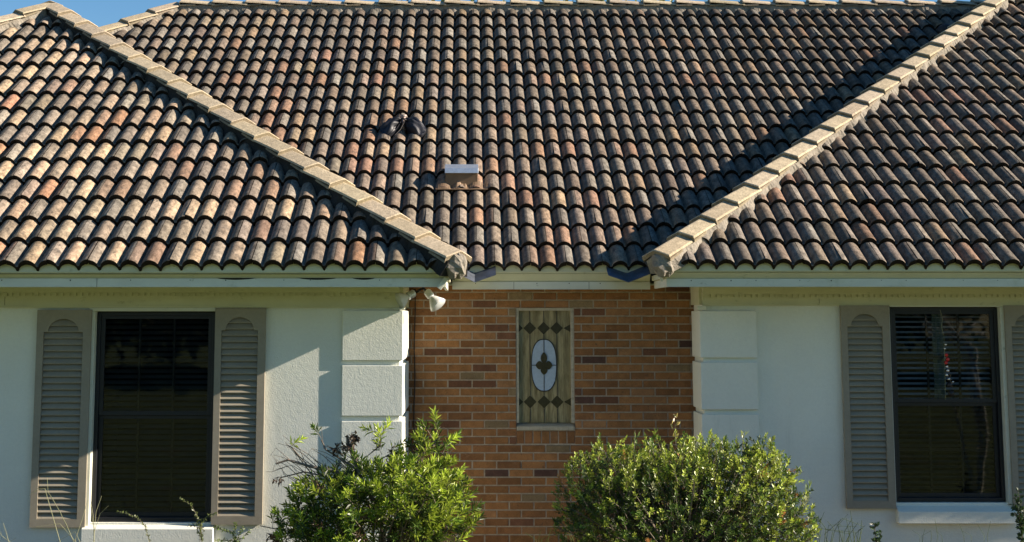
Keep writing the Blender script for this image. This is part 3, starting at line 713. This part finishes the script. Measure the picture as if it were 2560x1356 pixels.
# ------------------------------------------------------------------ floodlights under the soffit
def lathe(mb, A, D, profile, n=24, m=0):
    A = Vector(A); D = Vector(D).normalized(); a = D.cross(Vector((0, 0, 1))).normalized(); b = D.cross(a); vs = []
    for (t, r) in profile:
        for k in range(n):
            q = 2*math.pi*k/n; vs.append(A+D*t+(a*math.cos(q)+b*math.sin(q))*r)
    fs = [(i*n+k, i*n+(k+1) % n, (i+1)*n+(k+1) % n, (i+1)*n+k) for i in range(len(profile)-1) for k in range(n)]
    mb.add(vs, fs, m)
yl = WL+.10
fl = empty('floodlight', at(1058, 722, yl)); tag(fl, 'twin white floodlight with two reflector bulbs under the eave corner of the left wing', 'outdoor light')
mb = MB(); c0 = at(1058, 722, yl); lathe(mb, (c0.x, c0.y, 2.575), (0, 0, -1), [(0, .001), (0, .055), (.018, .055), (.024, .02), (.05, .018), (.05, .001)])
mb.build('mounting_plate', M_cable, fl, smooth=False)
for (A, dr, k) in ((at(1034, 734, yl-.05), Vector((-.80, -.35, -.42)), 0), (at(1068, 730, yl-.02), Vector((.62, -.25, -.75)), 1)):
    mb = MB(); dr = dr.normalized()
    mb.tube([(c0.x, c0.y, 2.535), A], .010, 8); 
    mb.build('swivel_arm', M_cable, fl, smooth=True)
    mb = MB(); lathe(mb, A, dr, [(-.01, .001), (-.01, .024), (.0, .031), (.048, .033), (.056, .026), (.052, .001)]); sk = mb.build('lamp_socket', M_lamp if k else M_galv, fl, smooth=False)
    mb = MB(); lathe(mb, A, dr, [(.050, .018), (.062, .024), (.080, .038), (.128, .068), (.146, .074), (.150, .073)]); mb.build('reflector_bulb', M_lamp, fl, smooth=True)
    mb = MB(); lathe(mb, A, dr, [(.149, .073), (.158, .062), (.166, .036), (.168, .001)]); mb.build('bulb_lens', mat('bulb lens', (.55, .58, .56), .15, .6), fl, smooth=True)

# ------------------------------------------------------------------ galvanised roof vent
pv = onroof(1154, 490, YM, ZM)+Vector((0, -SP, CP))*.045
vent = empty('roof_vent', pv); tag(vent, 'galvanised steel box vent with a painted brown tile reflection on its front, standing on the roof tiles', 'roof vent')
vu = Vector((1, 0, 0)); vv = Vector((0, CP, SP)); vn = Vector((0, -SP, CP))
def RV(u, v, n): return pv+vu*u+vv*v+vn*n
hw = .155
x_ = hw
# body rises straight up from the slope; hood folded over the top
A0 = lambda s: pv+Vector((s*hw, -.005, .045)); 
yb0 = pv.y-.005
mb = MB()
zt_ = pv.z+.180
mb.add([(pv.x-hw, yb0, pv.z+.03), (pv.x+hw, yb0, pv.z+.03), (pv.x+hw, yb0-.02, zt_), (pv.x-hw, yb0-.02, zt_),
        (pv.x-hw, yb0+.24, pv.z+.12), (pv.x+hw, yb0+.24, pv.z+.12), (pv.x+hw, yb0+.24, zt_+.03), (pv.x-hw, yb0+.24, zt_+.03)],
       [(0, 1, 2, 3), (4, 7, 6, 5), (3, 2, 6, 7), (0, 3, 7, 4), (1, 5, 6, 2)])
mb.build('vent_body', M_vent_brown, vent, bevel=.003)
mb = MB(); e = .006
z_a, z_b, z_c = zt_-.005, zt_+.045, zt_+.100
mb.add([(pv.x-hw-e, yb0-.045, z_a), (pv.x+hw+e, yb0-.045, z_a), (pv.x+hw+e, yb0-.03, z_b), (pv.x-hw-e, yb0-.03, z_b), (pv.x+hw+e, yb0+.16, z_c), (pv.x-hw-e, yb0+.16, z_c),
        (pv.x+hw+e, yb0+.25, z_c-.005), (pv.x-hw-e, yb0+.25, z_c-.005), (pv.x+hw+e, yb0+.25, z_a), (pv.x-hw-e, yb0+.25, z_a)],
       [(0, 1, 2, 3), (3, 2, 4, 5), (5, 4, 6, 7), (0, 3, 5, 7, 9), (1, 8, 6, 4, 2), (0, 9, 8, 1)])
mb.build('vent_hood', M_galv, vent, bevel=.0025)
mb = MB(); vs = []; n = 26
for i in range(n+1):
    u = -.25+.50*i/n; h = .012+prof(u+pv.x-.254)*.9
    if .36 < i/n < .62: h += .014*math.sin(i*1.3)
    vs += [RV(u, -.035, .040+h*.2), RV(u, .06, .030+h)]
mb.add(vs, [(2*i, 2*i+2, 2*i+3, 2*i+1) for i in range(n)])
mb.tube([RV(-.25, -.035, .045), RV(0, -.04, .047), RV(.25, -.035, .045)], .005, 6)
mb.build('base_flashing', M_vent_brown, vent, fix=False)

# ------------------------------------------------------------------ black cloth tied over a vent pipe
pc = onroof(1008, 345, YM, ZM)+Vector((0, -SP, CP))*.045
cl = empty('vent_pipe', pc); tag(cl, 'vent pipe with a black cloth tied round it like a bow on the roof', 'vent pipe')
mb = MB(); mb.tube([pc+Vector((0, .06, .02)), pc+Vector((0, .05, .20))], .028, 14); mb.tube([pc+Vector((0, .05, .19)), pc+Vector((0, .05, .205))], .036, 14)
mb.build('pipe', M_pipe, cl, smooth=False)
def bow(sgn):
    mb = MB(); nu, nv = 26, 22; vs = []; rnd = random.Random(4 if sgn > 0 else 9)
    for i in range(nu+1):
        t = i/nu
        for j in range(nv+1):
            s = -1+2*j/nv
            wd = .030+.118*(1-(1-min(t*1.35, 1))**1.8)*(1 if t < .75 else math.sqrt(max(1-((t-.75)/.25)**2*.75, 0)))
            u = sgn*(.015+.225*t*(1-.10*abs(s)**2))
            v = .055-.045*t+s*wd-.02*t
            fold = .016*math.sin(s*9+t*3+sgn)*math.exp(-t*.8)+.009*math.sin(s*17-t*5)*(1-t*.4)+.010*math.sin(t*9+s*4)
            n_ = .115+.055*math.sin(math.pi*min(t*1.05, 1))*(1-.7*s*s)+fold*1.3-.055*t
            n_ = max(n_-.05*(s*s)*t, .062+.4*fold*(1-abs(s))**.5 if abs(s) < 1 else .058)
            vs.append(pc+vu*u+vv*v+vn*n_)
    mb.add(vs, [(i*(nv+1)+j, (i+1)*(nv+1)+j, (i+1)*(nv+1)+j+1, i*(nv+1)+j+1) for i in range(nu) for j in range(nv)])
    # hem folded under to the tiles
    m = nv+1; ed = [i*m for i in range(nu+1)]+[nu*m+j for j in range(1, nv+1)]+[i*m+nv for i in range(nu-1, -1, -1)]
    vv_ = [Vector(vs[k]) for k in ed]; lo = [q-vn*.05 for q in vv_]
    mb.add(vv_+lo, [(k, k+1, k+1+len(ed), k+len(ed)) for k in range(len(ed)-1)])
    o = mb.build('cloth', M_cloth, cl, smooth=True, fix=False)
bow(-1); bow(1)
mb = MB(); mb.tube([pc+Vector((0, .05, .12)), pc+vu*.02+vv*-.02+vn*.16, pc+vu*-.02+vv*-.12+vn*.11, pc+vu*-.075+vv*-.20+vn*.085, pc+vu*-.03+vv*-.27+vn*.075], .004, 6)
mb.tube([pc+vu*-.035+vv*.05+vn*.13, pc+vu*.0+vv*.025+vn*.17, pc+vu*.04+vv*.045+vn*.13], .012, 8)
mb.build('cord', M_cable, cl, smooth=True)
# small dark mesh vent near the top right
pk = onroof(2362, 92, YM, ZM)
mv = empty('mesh_vent', pk); tag(mv, 'small dark domed vent half hidden in shadow near the upper end of the right hip', 'roof vent')
mb = MB(); lathe(mb, pk+vn*.03, vn, [(0, .10), (.05, .105), (.09, .085), (.12, .045), (.128, .001)], 16); mb.build('dome', M_cable, mv, smooth=True)
mb = MB(); lathe(mb, pk+vn*.0, vn, [(0, .13), (.045, .13), (.05, .10)], 16); mb.build('collar', M_felt, mv, smooth=False)

# ------------------------------------------------------------------ hanging chime in front of the right window
ch = at(2363, 790, WR-.03); 
chime = empty('wind_chime', ch); tag(chime, 'red and silver beaded chime hanging in front of the right sash window', 'wind chime')
yc_ = WR-.03
mb = MB(); mb.tube([at(2350, 775, yc_), at(2357, 800, yc_), at(2353, 815, yc_), at(2360, 840, yc_), at(2364, 1000, yc_)], .0018, 5); mb.build('cord', M_straw, chime)
def bead(mb, px, py, r, m=0):
    c = at(px, py, yc_); lathe(mb, c+Vector((0, 0, r)), (0, 0.001, -1), [(r-r*math.cos(math.pi*i/8), max(r*math.sin(math.pi*i/8), .0005)) for i in range(9)], 12, m)
for nm, mt, lst in (('red_bead', M_red, ((2366, 888, .015), (2369, 899, .017), (2365, 907, .015))),
                    ('silver_bead', M_chrome, ((2364, 862, .010), (2362, 872, .009), (2367, 917, .012), (2369, 927, .014), (2367, 938, .012), (2372, 948, .012), (2382, 955, .009))),
                    ('dark_bead', M_black, ((2374, 962, .024), (2378, 984, .026)))):
    for px, py, r in lst:
        mb = MB(); bead(mb, px, py, r); mb.build(nm, mt, chime, smooth=True)

# ------------------------------------------------------------------ plants
def leaf_quads(mb_v, mb_f, mb_c, P, D, L, Wd, col, nrm):
    """one bent leaf: 2 quads + tip"""
    s = D.cross(nrm)
    if s.length < 1e-4: return
    s.normalize(); n_ = s.cross(D)
    k = len(mb_v)
    mid = P+D*L*.5+n_*L*.07; tip = P+D*L-n_*L*.06
    mb_v += [P, mid-s*Wd*.5, tip, mid+s*Wd*.5]
    mb_f += [(k, k+1, k+2), (k, k+2, k+3)]; mb_c += [col, col]
def leaf_obj(name, v, f, c, m, parent=None, loc=None):
    me = bpy.data.meshes.new(name)
    if loc is not None: v = [p-Vector(loc) for p in v]
    me.from_pydata([tuple(p) for p in v], [], f); me.materials.append(m)
    a = me.attributes.new('tint', 'FLOAT_COLOR', 'FACE'); a.data.foreach_set('color', np.array([(*q, 1) for q in c], dtype=np.float32).ravel())
    o = bpy.data.objects.new(name, me); sc.collection.objects.link(o)
    if loc is not None: o.location = loc
    if parent: o.parent = parent; o.matrix_parent_inverse = Matrix.Translation(-parent.location)
    return o
def rdir(rnd):
    while True:
        v = Vector((rnd.uniform(-1, 1), rnd.uniform(-1, 1), rnd.uniform(-1, 1)))
        if .05 < v.length < 1: return v.normalized()
def bush(name, label, blobs, base, seed, nspr, leafL, leafW, cols, sparse, m, spr_len=.10, per=14, extra=(), more=()):
    rnd = random.Random(seed); root = empty(name, base); tag(root, label, 'bush')
    base = Vector(base); V_, F_, C_ = [], [], []; br = MB()
    top_z = max(b[2]+b[5] for b in blobs[:4])
    tot = sum(b[3]*b[4]*b[5]*b[6] for b in blobs)
    for (bx, by, bz, rx, ry, rz, dens) in blobs:
        k = int(nspr*rx*ry*rz*dens/tot)
        for _ in range(k):
            d = rdir(rnd); r = rnd.random()**(.30)
            if rnd.random() < .10: r *= 1.10
            P = Vector((bx+d.x*rx*r, by+d.y*ry*r, bz+d.z*rz*r))
            if P.z < .05: continue
            g = (d*.9+Vector((0, 0, .75))+rdir(rnd)*.55).normalized()
            if rnd.random() < .12:
                mid = base+Vector((0, 0, .25))+(P-base)*.45+rdir(rnd)*.06
                br.tube([base+rdir(rnd)*.05+Vector((0, 0, .1)), mid, P], [.011, .007, .003], 5, caps=False)
            cc = cols[rnd.choices(range(len(cols)), [c[1] for c in cols])[0]][0]
            bright = rnd.uniform(.5, 1.35); cc = cols[1][0] if (P.z > top_z-.30 and rnd.random() < .55) or (d.x > .55 and r > .85 and rnd.random() < .4) else cc  # new growth, plus sunlit top and right-hand sprays painted brighter
            sl = spr_len*rnd.uniform(.6, 1.3)
            Pe = P+g*sl
            br.tube([P-g*.03, Pe], [.0022, .0012], 3, caps=False)
            side0 = g.cross(rdir(rnd)).normalized()
            for q in range(per):
                t = (q+.5)/per; ang = q*2.4
                sd = Matrix.Rotation(ang, 3, g) @ side0
                dd = (sd*(1.05-.55*t)+g*(.45+.7*t)).normalized()
                ll = leafL*rnd.uniform(.7, 1.2)*(1-.25*t)
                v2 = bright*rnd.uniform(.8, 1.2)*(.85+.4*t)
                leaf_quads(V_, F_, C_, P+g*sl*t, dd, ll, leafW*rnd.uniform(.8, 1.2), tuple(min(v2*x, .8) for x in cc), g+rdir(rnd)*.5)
    for (px, py, h, n, col) in more:
        c = at(px, py, base.y)
        for _ in range(n):
            t = rnd.random(); d = (Vector((rnd.uniform(-.6, .6), rnd.uniform(-.6, .6), rnd.uniform(.3, 1)))).normalized()
            leaf_quads(V_, F_, C_, c+Vector((rnd.uniform(-.02, .02), rnd.uniform(-.02, .02), h*(t-.4))), d, rnd.uniform(.035, .06), .015, col, rdir(rnd))
    for pts, r0 in extra: br.tube(pts, [r0*(1-.6*i/(len(pts)-1)) for i in range(len(pts))], 6)
    br.build('branches', M_twig, root, fix=False)
    leaf_obj('foliage', V_, F_, C_, m, root)
    return root
# left bush: open, spiky, with bare twigs on top
yb_ = 11.0
def B(px, py, y, rx, ry, rz, dens=1): p = at(px, py, y); return (p.x, p.y, p.z, rx, ry, rz, dens)
blobs = [B(940, 1290, yb_, .60, .5, .36, 1.0), B(1030, 1250, yb_-.1, .36, .4, .25, 1.2), B(840, 1280, yb_, .34, .35, .21, .8), B(1085, 1290, yb_-.1, .26, .3, .30, 1.3), B(800, 1330, yb_, .34, .35, .2, 1),
         B(1080, 1140, yb_, .12, .14, .17, 1.3), B(1095, 1100, yb_, .11, .10, .13, 3.2), B(955, 1095, yb_, .06, .06, .08, 3), B(1060, 1150, yb_, .10, .1, .12, 2), B(960, 1130, yb_, .10, .12, .12, .8), B(1010, 1190, yb_, .22, .2, .12, .5), B(712, 1120, yb_, .05, .05, .06, 3), B(808, 1095, yb_, .045, .05, .06, 3.2), B(905, 1090, yb_, .06, .05, .04, 2), B(945, 1078, yb_, .05, .05, .08, 3), B(790, 1150, yb_, .06, .06, .04, .7), B(1130, 1240, yb_, .09, .1, .12, 1.4),
         B(683, 1320, yb_, .05, .05, .07, 2)]
def A_(px, py, dy=0): return at(px, py, yb_+dy)
extra = [([A_(960, 1300), A_(900, 1190), A_(810, 1175), A_(770, 1165), A_(720, 1150), A_(690, 1160)], .017), ([A_(900, 1180), A_(840, 1140), A_(815, 1125), A_(803, 1100)], .010),
         ([A_(890, 1150), A_(870, 1110), A_(868, 1088)], .020), ([A_(900, 1180), A_(880, 1130), A_(885, 1085)], .026), ([A_(990, 1260), A_(900, 1155), A_(950, 1115), A_(960, 1070)], .011), ([A_(1040, 1250), A_(1045, 1140), A_(1040, 1105)], .010),
         ([A_(1020, 1250), A_(1050, 1130), A_(1090, 1100)], .010), ([A_(1060, 1210), A_(1105, 1150), A_(1135, 1120)], .006), ([A_(960, 1300), A_(850, 1200), A_(760, 1180), A_(700, 1195)], .010), ([A_(770, 1165), A_(730, 1120), A_(715, 1110)], .005),
         ([A_(730, 1155), A_(690, 1120), A_(675, 1140)], .003), ([A_(760, 1150), A_(750, 1125), A_(722, 1108)], .003), ([A_(880, 1340), A_(760, 1335), A_(700, 1325), A_(650, 1315)], .008), ([A_(720, 1165), A_(680, 1180), A_(665, 1180)], .003),
         ([A_(950, 1150), A_(1000, 1120), A_(1030, 1118)], .004), ([A_(1070, 1200), A_(1110, 1175), A_(1140, 1160)], .004)]
cl_ = [((.13, .21, .03), 4), ((.34, .43, .055), 3.0), ((.065, .11, .022), 5), ((.17, .11, .07), .4)]
r_t = random.Random(19)
for k in range(26):
    x, y = r_t.uniform(690, 880), r_t.uniform(1110, 1215); dx, dy = r_t.uniform(-45, 10), r_t.uniform(-55, 30)
    extra.append(([A_(x+70, y+55), A_(x+30, y+18), A_(x, y), A_(x+dx, y+dy)], .0035))
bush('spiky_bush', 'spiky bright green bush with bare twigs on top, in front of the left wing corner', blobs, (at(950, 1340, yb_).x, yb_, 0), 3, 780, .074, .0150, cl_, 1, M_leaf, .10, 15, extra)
# dead leaves bundle on the left bush
rnd = random.Random(77); V_, F_, C_ = [], [], []
for (px, py, n) in ((885, 1095, 60), (870, 1120, 40), (840, 1120, 40), (985, 1135, 50), (1060, 1110, 14), (700, 1200, 16), (680, 1340, 20)):
    c = at(px, py, yb_-.02)
    for _ in range(n):
        d = rdir(rnd); g_ = rnd.choice([(.035, .022, .018), (.06, .04, .03), (.22, .17, .14)])
        leaf_quads(V_, F_, C_, c+rdir(rnd)*.05*rnd.random(), (d+Vector((0, 0, -.6))).normalized(), rnd.uniform(.03, .06), .016, g_, rdir(rnd))
bpy.data.objects['spiky_bush']
leaf_obj('dead_leaves', V_, F_, C_, M_leaf, bpy.data.objects['spiky_bush'])
# right bush: dense rounded
yr_ = 11.1
blobs = [B(1700, 1300, yr_, .80, .60, .50, 1.0), B(1530, 1270, yr_, .38, .45, .40, 1.0), B(1870, 1290, yr_, .45, .45, .40, 1.0), B(1590, 1205, yr_, .34, .34, .25, 1.3), B(1700, 1188, yr_, .34, .34, .24, 1.4), B(1810, 1205, yr_, .34, .34, .25, 1.4),
         B(1950, 1320, yr_-.1, .26, .3, .28, 1.2), B(1455, 1250, yr_, .17, .25, .30, .8), B(1910, 1190, yr_, .20, .22, .20, 1.4), B(1500, 1190, yr_, .17, .2, .14, .9), B(1440, 1330, yr_, .2, .25, .2, .8)]
r_t = random.Random(5)
for k in range(16): blobs.append(B(r_t.uniform(1460, 1950), r_t.uniform(1125, 1180), yr_-r_t.uniform(-.2, .3), r_t.uniform(.05, .11), .1, r_t.uniform(.06, .12), 2.2))
extra = [([A_(1690, 1120), A_(1687, 1060)], .003), ([A_(1855, 1150), A_(1857, 1085)], .003), ([A_(1585, 1130), A_(1588, 1075)], .003), ([A_(1930, 1190), A_(2010, 1180)], .003), ([A_(1960, 1260), A_(2030, 1245)], .003)]
cr_ = [((.095, .155, .028), 5.5), ((.31, .37, .06), 3.0), ((.045, .075, .018), 5), ((.34, .17, .06), .25), ((.36, .38, .20), .2)]
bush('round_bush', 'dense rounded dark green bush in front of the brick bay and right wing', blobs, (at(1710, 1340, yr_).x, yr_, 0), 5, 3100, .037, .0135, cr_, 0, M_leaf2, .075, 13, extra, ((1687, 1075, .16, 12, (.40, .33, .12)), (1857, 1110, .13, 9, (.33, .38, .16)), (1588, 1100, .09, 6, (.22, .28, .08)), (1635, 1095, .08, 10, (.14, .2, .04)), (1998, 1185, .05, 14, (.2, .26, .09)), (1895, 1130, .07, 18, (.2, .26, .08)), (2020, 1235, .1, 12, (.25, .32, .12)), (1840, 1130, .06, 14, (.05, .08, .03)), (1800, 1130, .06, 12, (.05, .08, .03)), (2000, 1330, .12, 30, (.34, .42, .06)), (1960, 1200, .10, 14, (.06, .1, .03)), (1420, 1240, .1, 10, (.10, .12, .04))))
# weeds by the walls
def stem_plant(name, label, base, stems, m_stem, leaves=None, leafL=.03, leafW=.012, col=(.2, .28, .1), seed=1, cat='weed', r=.0022, density=60, group=None):
    rnd = random.Random(seed); root = empty(name, base); tag(root, label, cat, group); mb = MB(); V_, F_, C_ = [], [], []
    for st in stems:
        pts = [Vector(base)]+[Vector(q) for q in st]; mb.tube(pts, [r*1.6]+[r*(1-.6*i/len(st)) for i in range(len(st))], 5, caps=False)
        if leaves:
            for i in range(1, len(pts)-1):
                a, b = pts[i], pts[i+1]; n = max(int((b-a).length*density), 2)
                for k in range(n):
                    P = a.lerp(b, k/n); dd = ((b-a).normalized()*.5+rdir(rnd)).normalized(); v = rnd.uniform(.7, 1.3)
                    leaf_quads(V_, F_, C_, P, dd, leafL*rnd.uniform(.6, 1.2), leafW, tuple(v*x for x in col), rdir(rnd))
    mb.build('stem', m_stem, root, fix=False, smooth=True)
    if leaves: leaf_obj('leaves', V_, F_, C_, M_leaf, root)
yw = 11.75
def W_(px, py): return at(px, py, yw)
stem_plant('seeding_grass', 'tall dry grass stem arching across the foot of the far left shutter', (W_(200, 1356).x+.05, yw, 0),
    [[W_(185, 1356), W_(165, 1310), W_(130, 1245), W_(112, 1222), W_(80, 1232)], [W_(185, 1356), W_(150, 1280), W_(120, 1230), W_(118, 1195)], [W_(190, 1356), W_(150, 1310), W_(90, 1318)], [W_(200, 1356), W_(188, 1330), W_(140, 1356)], [W_(188, 1350), W_(205, 1300), W_(220, 1250)], [W_(112, 1222), W_(95, 1222), W_(72, 1240)]], M_straw, None, seed=1)
stem_plant('seeding_grass', 'tall dry grass fork in front of the lower left corner of the left window', (W_(235, 1356).x, yw, 0),
    [[W_(235, 1356), W_(233, 1290), W_(225, 1245)], [W_(235, 1340), W_(240, 1280), W_(254, 1240)], [W_(236, 1330), W_(250, 1285), W_(272, 1264)], [W_(235, 1330), W_(228, 1280), W_(226, 1260)]], M_straw, None, seed=2)
stem_plant('seeding_grass', 'short dry grass stems standing at the bottom left corner', (W_(20, 1356).x, yw, 0),
    [[W_(22, 1356), W_(15, 1330), W_(8, 1308)], [W_(26, 1356), W_(4, 1340), W_(0, 1330)], [W_(24, 1356), W_(40, 1345)]], M_straw, None, seed=3)
cw = (.16, .20, .075)
stem_plant('feathery_weed', 'feathery weed sprig leaning left across the foot of the left window', (W_(400, 1356).x, yw, 0),
    [[W_(375, 1356), W_(360, 1310), W_(335, 1290), W_(312, 1283), W_(292, 1278)]], M_twig, True, .022, .009, cw, 4, density=260)
stem_plant('feathery_weed', 'branching feathery weed beside the foot of the lit shutter', (W_(500, 1356).x, yw, 0),
    [[W_(505, 1356), W_(492, 1290), W_(478, 1262), W_(448, 1247)], [W_(505, 1356), W_(500, 1310), W_(520, 1290), W_(545, 1280)], [W_(500, 1340), W_(490, 1310), W_(470, 1315)], [W_(505, 1350), W_(500, 1300), W_(510, 1330)]], M_twig, True, .024, .010, cw, 5, density=230)
stem_plant('feathery_weed', 'low bushy weed under the lit shutter', (W_(590, 1356).x, yw, 0),
    [[W_(590, 1356), W_(580, 1330), W_(555, 1325), W_(535, 1315)], [W_(590, 1356), W_(600, 1330), W_(610, 1318)], [W_(595, 1356), W_(615, 1335), W_(625, 1325)], [W_(590, 1356), W_(585, 1340), W_(590, 1305)], [W_(590, 1356), W_(560, 1350), W_(540, 1352)]], M_twig, True, .024, .011, (.14, .2, .06), 6, density=300)
yw = 12.5
stem_plant('leafy_seedling', 'small broad-leaved plant between the right shutter and the frame bottom', (W_(2195, 1356).x, yw, 0),
    [[W_(2192, 1356), W_(2188, 1330), W_(2186, 1306)], [W_(2192, 1356), W_(2200, 1340), W_(2206, 1328)], [W_(2192, 1356), W_(2180, 1345)], [W_(2192, 1356), W_(2186, 1325), W_(2194, 1308)]], M_twig, True, .05, .024, (.04, .075, .03), 7, cat='plant', density=90)
stem_plant('leafy_seedling', 'dark leafy stem rising at the right edge beside the sill', (W_(2555, 1356).x, yw, 0),
    [[W_(2555, 1356), W_(2550, 1290), W_(2538, 1240)], [W_(2556, 1356), W_(2545, 1270), W_(2530, 1262)], [W_(2556, 1356), W_(2552, 1260), W_(2545, 1225)], [W_(2556, 1320), W_(2535, 1280)], [W_(2556, 1340), W_(2560, 1270)]], M_twig, True, .045, .024, (.035, .07, .025), 8, cat='plant', density=120)
yw = 11.9
rnd = random.Random(41)
st = []
for k in range(26):
    x = rnd.uniform(2020, 2150); st.append([W_(x, 1356), W_(x+rnd.uniform(-15, 15), 1356-rnd.uniform(15, 45)), W_(x+rnd.uniform(-45, 45), 1356-rnd.uniform(25, 85))])
stem_plant('grass_tuft', 'tuft of thin grass blades right of the rounded bush', (W_(2085, 1356).x, yw, 0), st, M_ggrass, None, seed=9, cat='grass', r=.0026)
st = []
for k in range(10):
    x = rnd.uniform(2290, 2500); st.append([W_(x, 1400), W_(x+rnd.uniform(-10, 10), 1340), W_(x+rnd.uniform(-25, 25), rnd.uniform(1290, 1335))])
stem_plant('grass_tuft', 'few thin dark grass stems under the right window sill', (W_(2400, 1356).x, yw+.4, 0), st, M_ggrass, None, seed=10, cat='grass', r=.0018)
st = []
for k in range(14):
    x = rnd.uniform(1330, 1450); st.append([W_(x, 1400), W_(x+rnd.uniform(-10, 10), 1350), W_(x+rnd.uniform(-35, 35), rnd.uniform(1290, 1340))])
stem_plant('grass_tuft', 'thin grass blades in front of the brick at the foot of the rounded bush', (W_(1390, 1356).x, yw+.3, 0), st, M_ggrass, None, seed=11, cat='grass', r=.0022)

# ------------------------------------------------------------------ trees
def tree_mesh(seed, n, R_, H0, leaf=.16):
    rnd = random.Random(seed); V_, F_, C_ = [], [], []; tb = MB()
    tips = []
    tb.tube([(0, 0, 0), (.1, 0, H0*.4), (0, .1, H0*.75)], [.28, .2, .14], 8)
    for k in range(16):
        d = rdir(rnd); d.z = abs(d.z)*.8+.1; e_ = Vector((0, .1, H0*.6))+Vector((d.x*R_, d.y*R_, d.z*R_))*rnd.uniform(.6, .95)
        a = Vector((0, .05, H0*rnd.uniform(.45, .75))); m_ = a.lerp(e_, .5)+rdir(rnd)*.3
        tb.tube([a, m_, e_], [.10, .06, .02], 5, caps=False); tips += [m_, e_, a.lerp(e_, .8)]
    for _ in range(n):
        c = rnd.choice(tips); P = c+rdir(rnd)*R_*.38*rnd.random()**.5; v = rnd.uniform(.6, 1.35)
        leaf_quads(V_, F_, C_, P, rdir(rnd), leaf*rnd.uniform(.7, 1.3), leaf*.5, (.06*v, .095*v, .028*v), rdir(rnd))
    return V_, F_, C_, tb
def tree(label, loc, seed, n, R_, H0, leaf=.16, group=None, share=None):
    root = empty('tree', loc); tag(root, label, 'tree', group)
    if share:
        for ch_ in share.children:
            c = ch_.copy(); sc.collection.objects.link(c); c.parent = root; c.matrix_parent_inverse = Matrix.Identity(4); c.location = (0, 0, 0)
        return root
    V_, F_, C_, tb = tree_mesh(seed, n, R_, H0, leaf)
    o = tb.build('trunk', M_bark, None, smooth=True, fix=False); o.parent = root
    o = leaf_obj('crown', V_, F_, C_, M_leaf); o.parent = root
    return root
t1 = tree('dark green tree whose crown just clears the middle of the ridge', (2.2, 38, 0), 1, 14000, 5.6, 9.3, .22)
tree('bushy tree crown showing above the ridge left of the middle', (-3.0, 42, 0), 2, 9000, 4.4, 9.9, .22)
tree('small tree crown showing above the ridge towards the right', (9.2, 46, 0), 3, 8000, 3.2, 12.0, .2)
tree('pale-leaved tree at the top left corner behind the left wing', (-12.6, 34, 0), 4, 9000, 3.6, 8.6, .17)
# unseen trees added behind the camera to block sky reflections in the glass
V0, F0, C0, _tb = tree_mesh(5, 9000, 6.5, 4.2, .6); V_, F_, C_ = [], [], []
for x, y in ((0, -32), (-13, -34), (12, -30), (-26, -33), (25, -34), (-7, -44), (6, -42), (-20, -46), (19, -45)):
    n = len(V_); V_ += [p+Vector((x, y, 0)) for p in V0]; F_ += [tuple(i+n for i in f) for f in F0]; C_ += C0
tag(leaf_obj('sky_blocker_trees', V_, F_, C_, M_leaf), 'belt of unseen trees added behind the camera to keep sky out of the window glass', 'trees', kind='stuff')
# tall pale stalks on the lawn, out of frame, mirrored in the right window
rnd = random.Random(6); st = []
for k in range(9):
    x = 6.0+rnd.uniform(-.25, .35); st.append([(x, 8.0, .9), (x-rnd.uniform(.0, .25), 8.0, 1.9), (x-rnd.uniform(.2, .8), 8+rnd.uniform(-.1, .1), rnd.uniform(2.2, 2.9))])
stem_plant('pampas_stalk', 'tall pale dry stalks mirrored in the upper pane of the right window', (6.05, 8.0, 0), st, mat('bleached stalk', (.75, .72, .58), .7, .2), None, seed=20, r=.020)
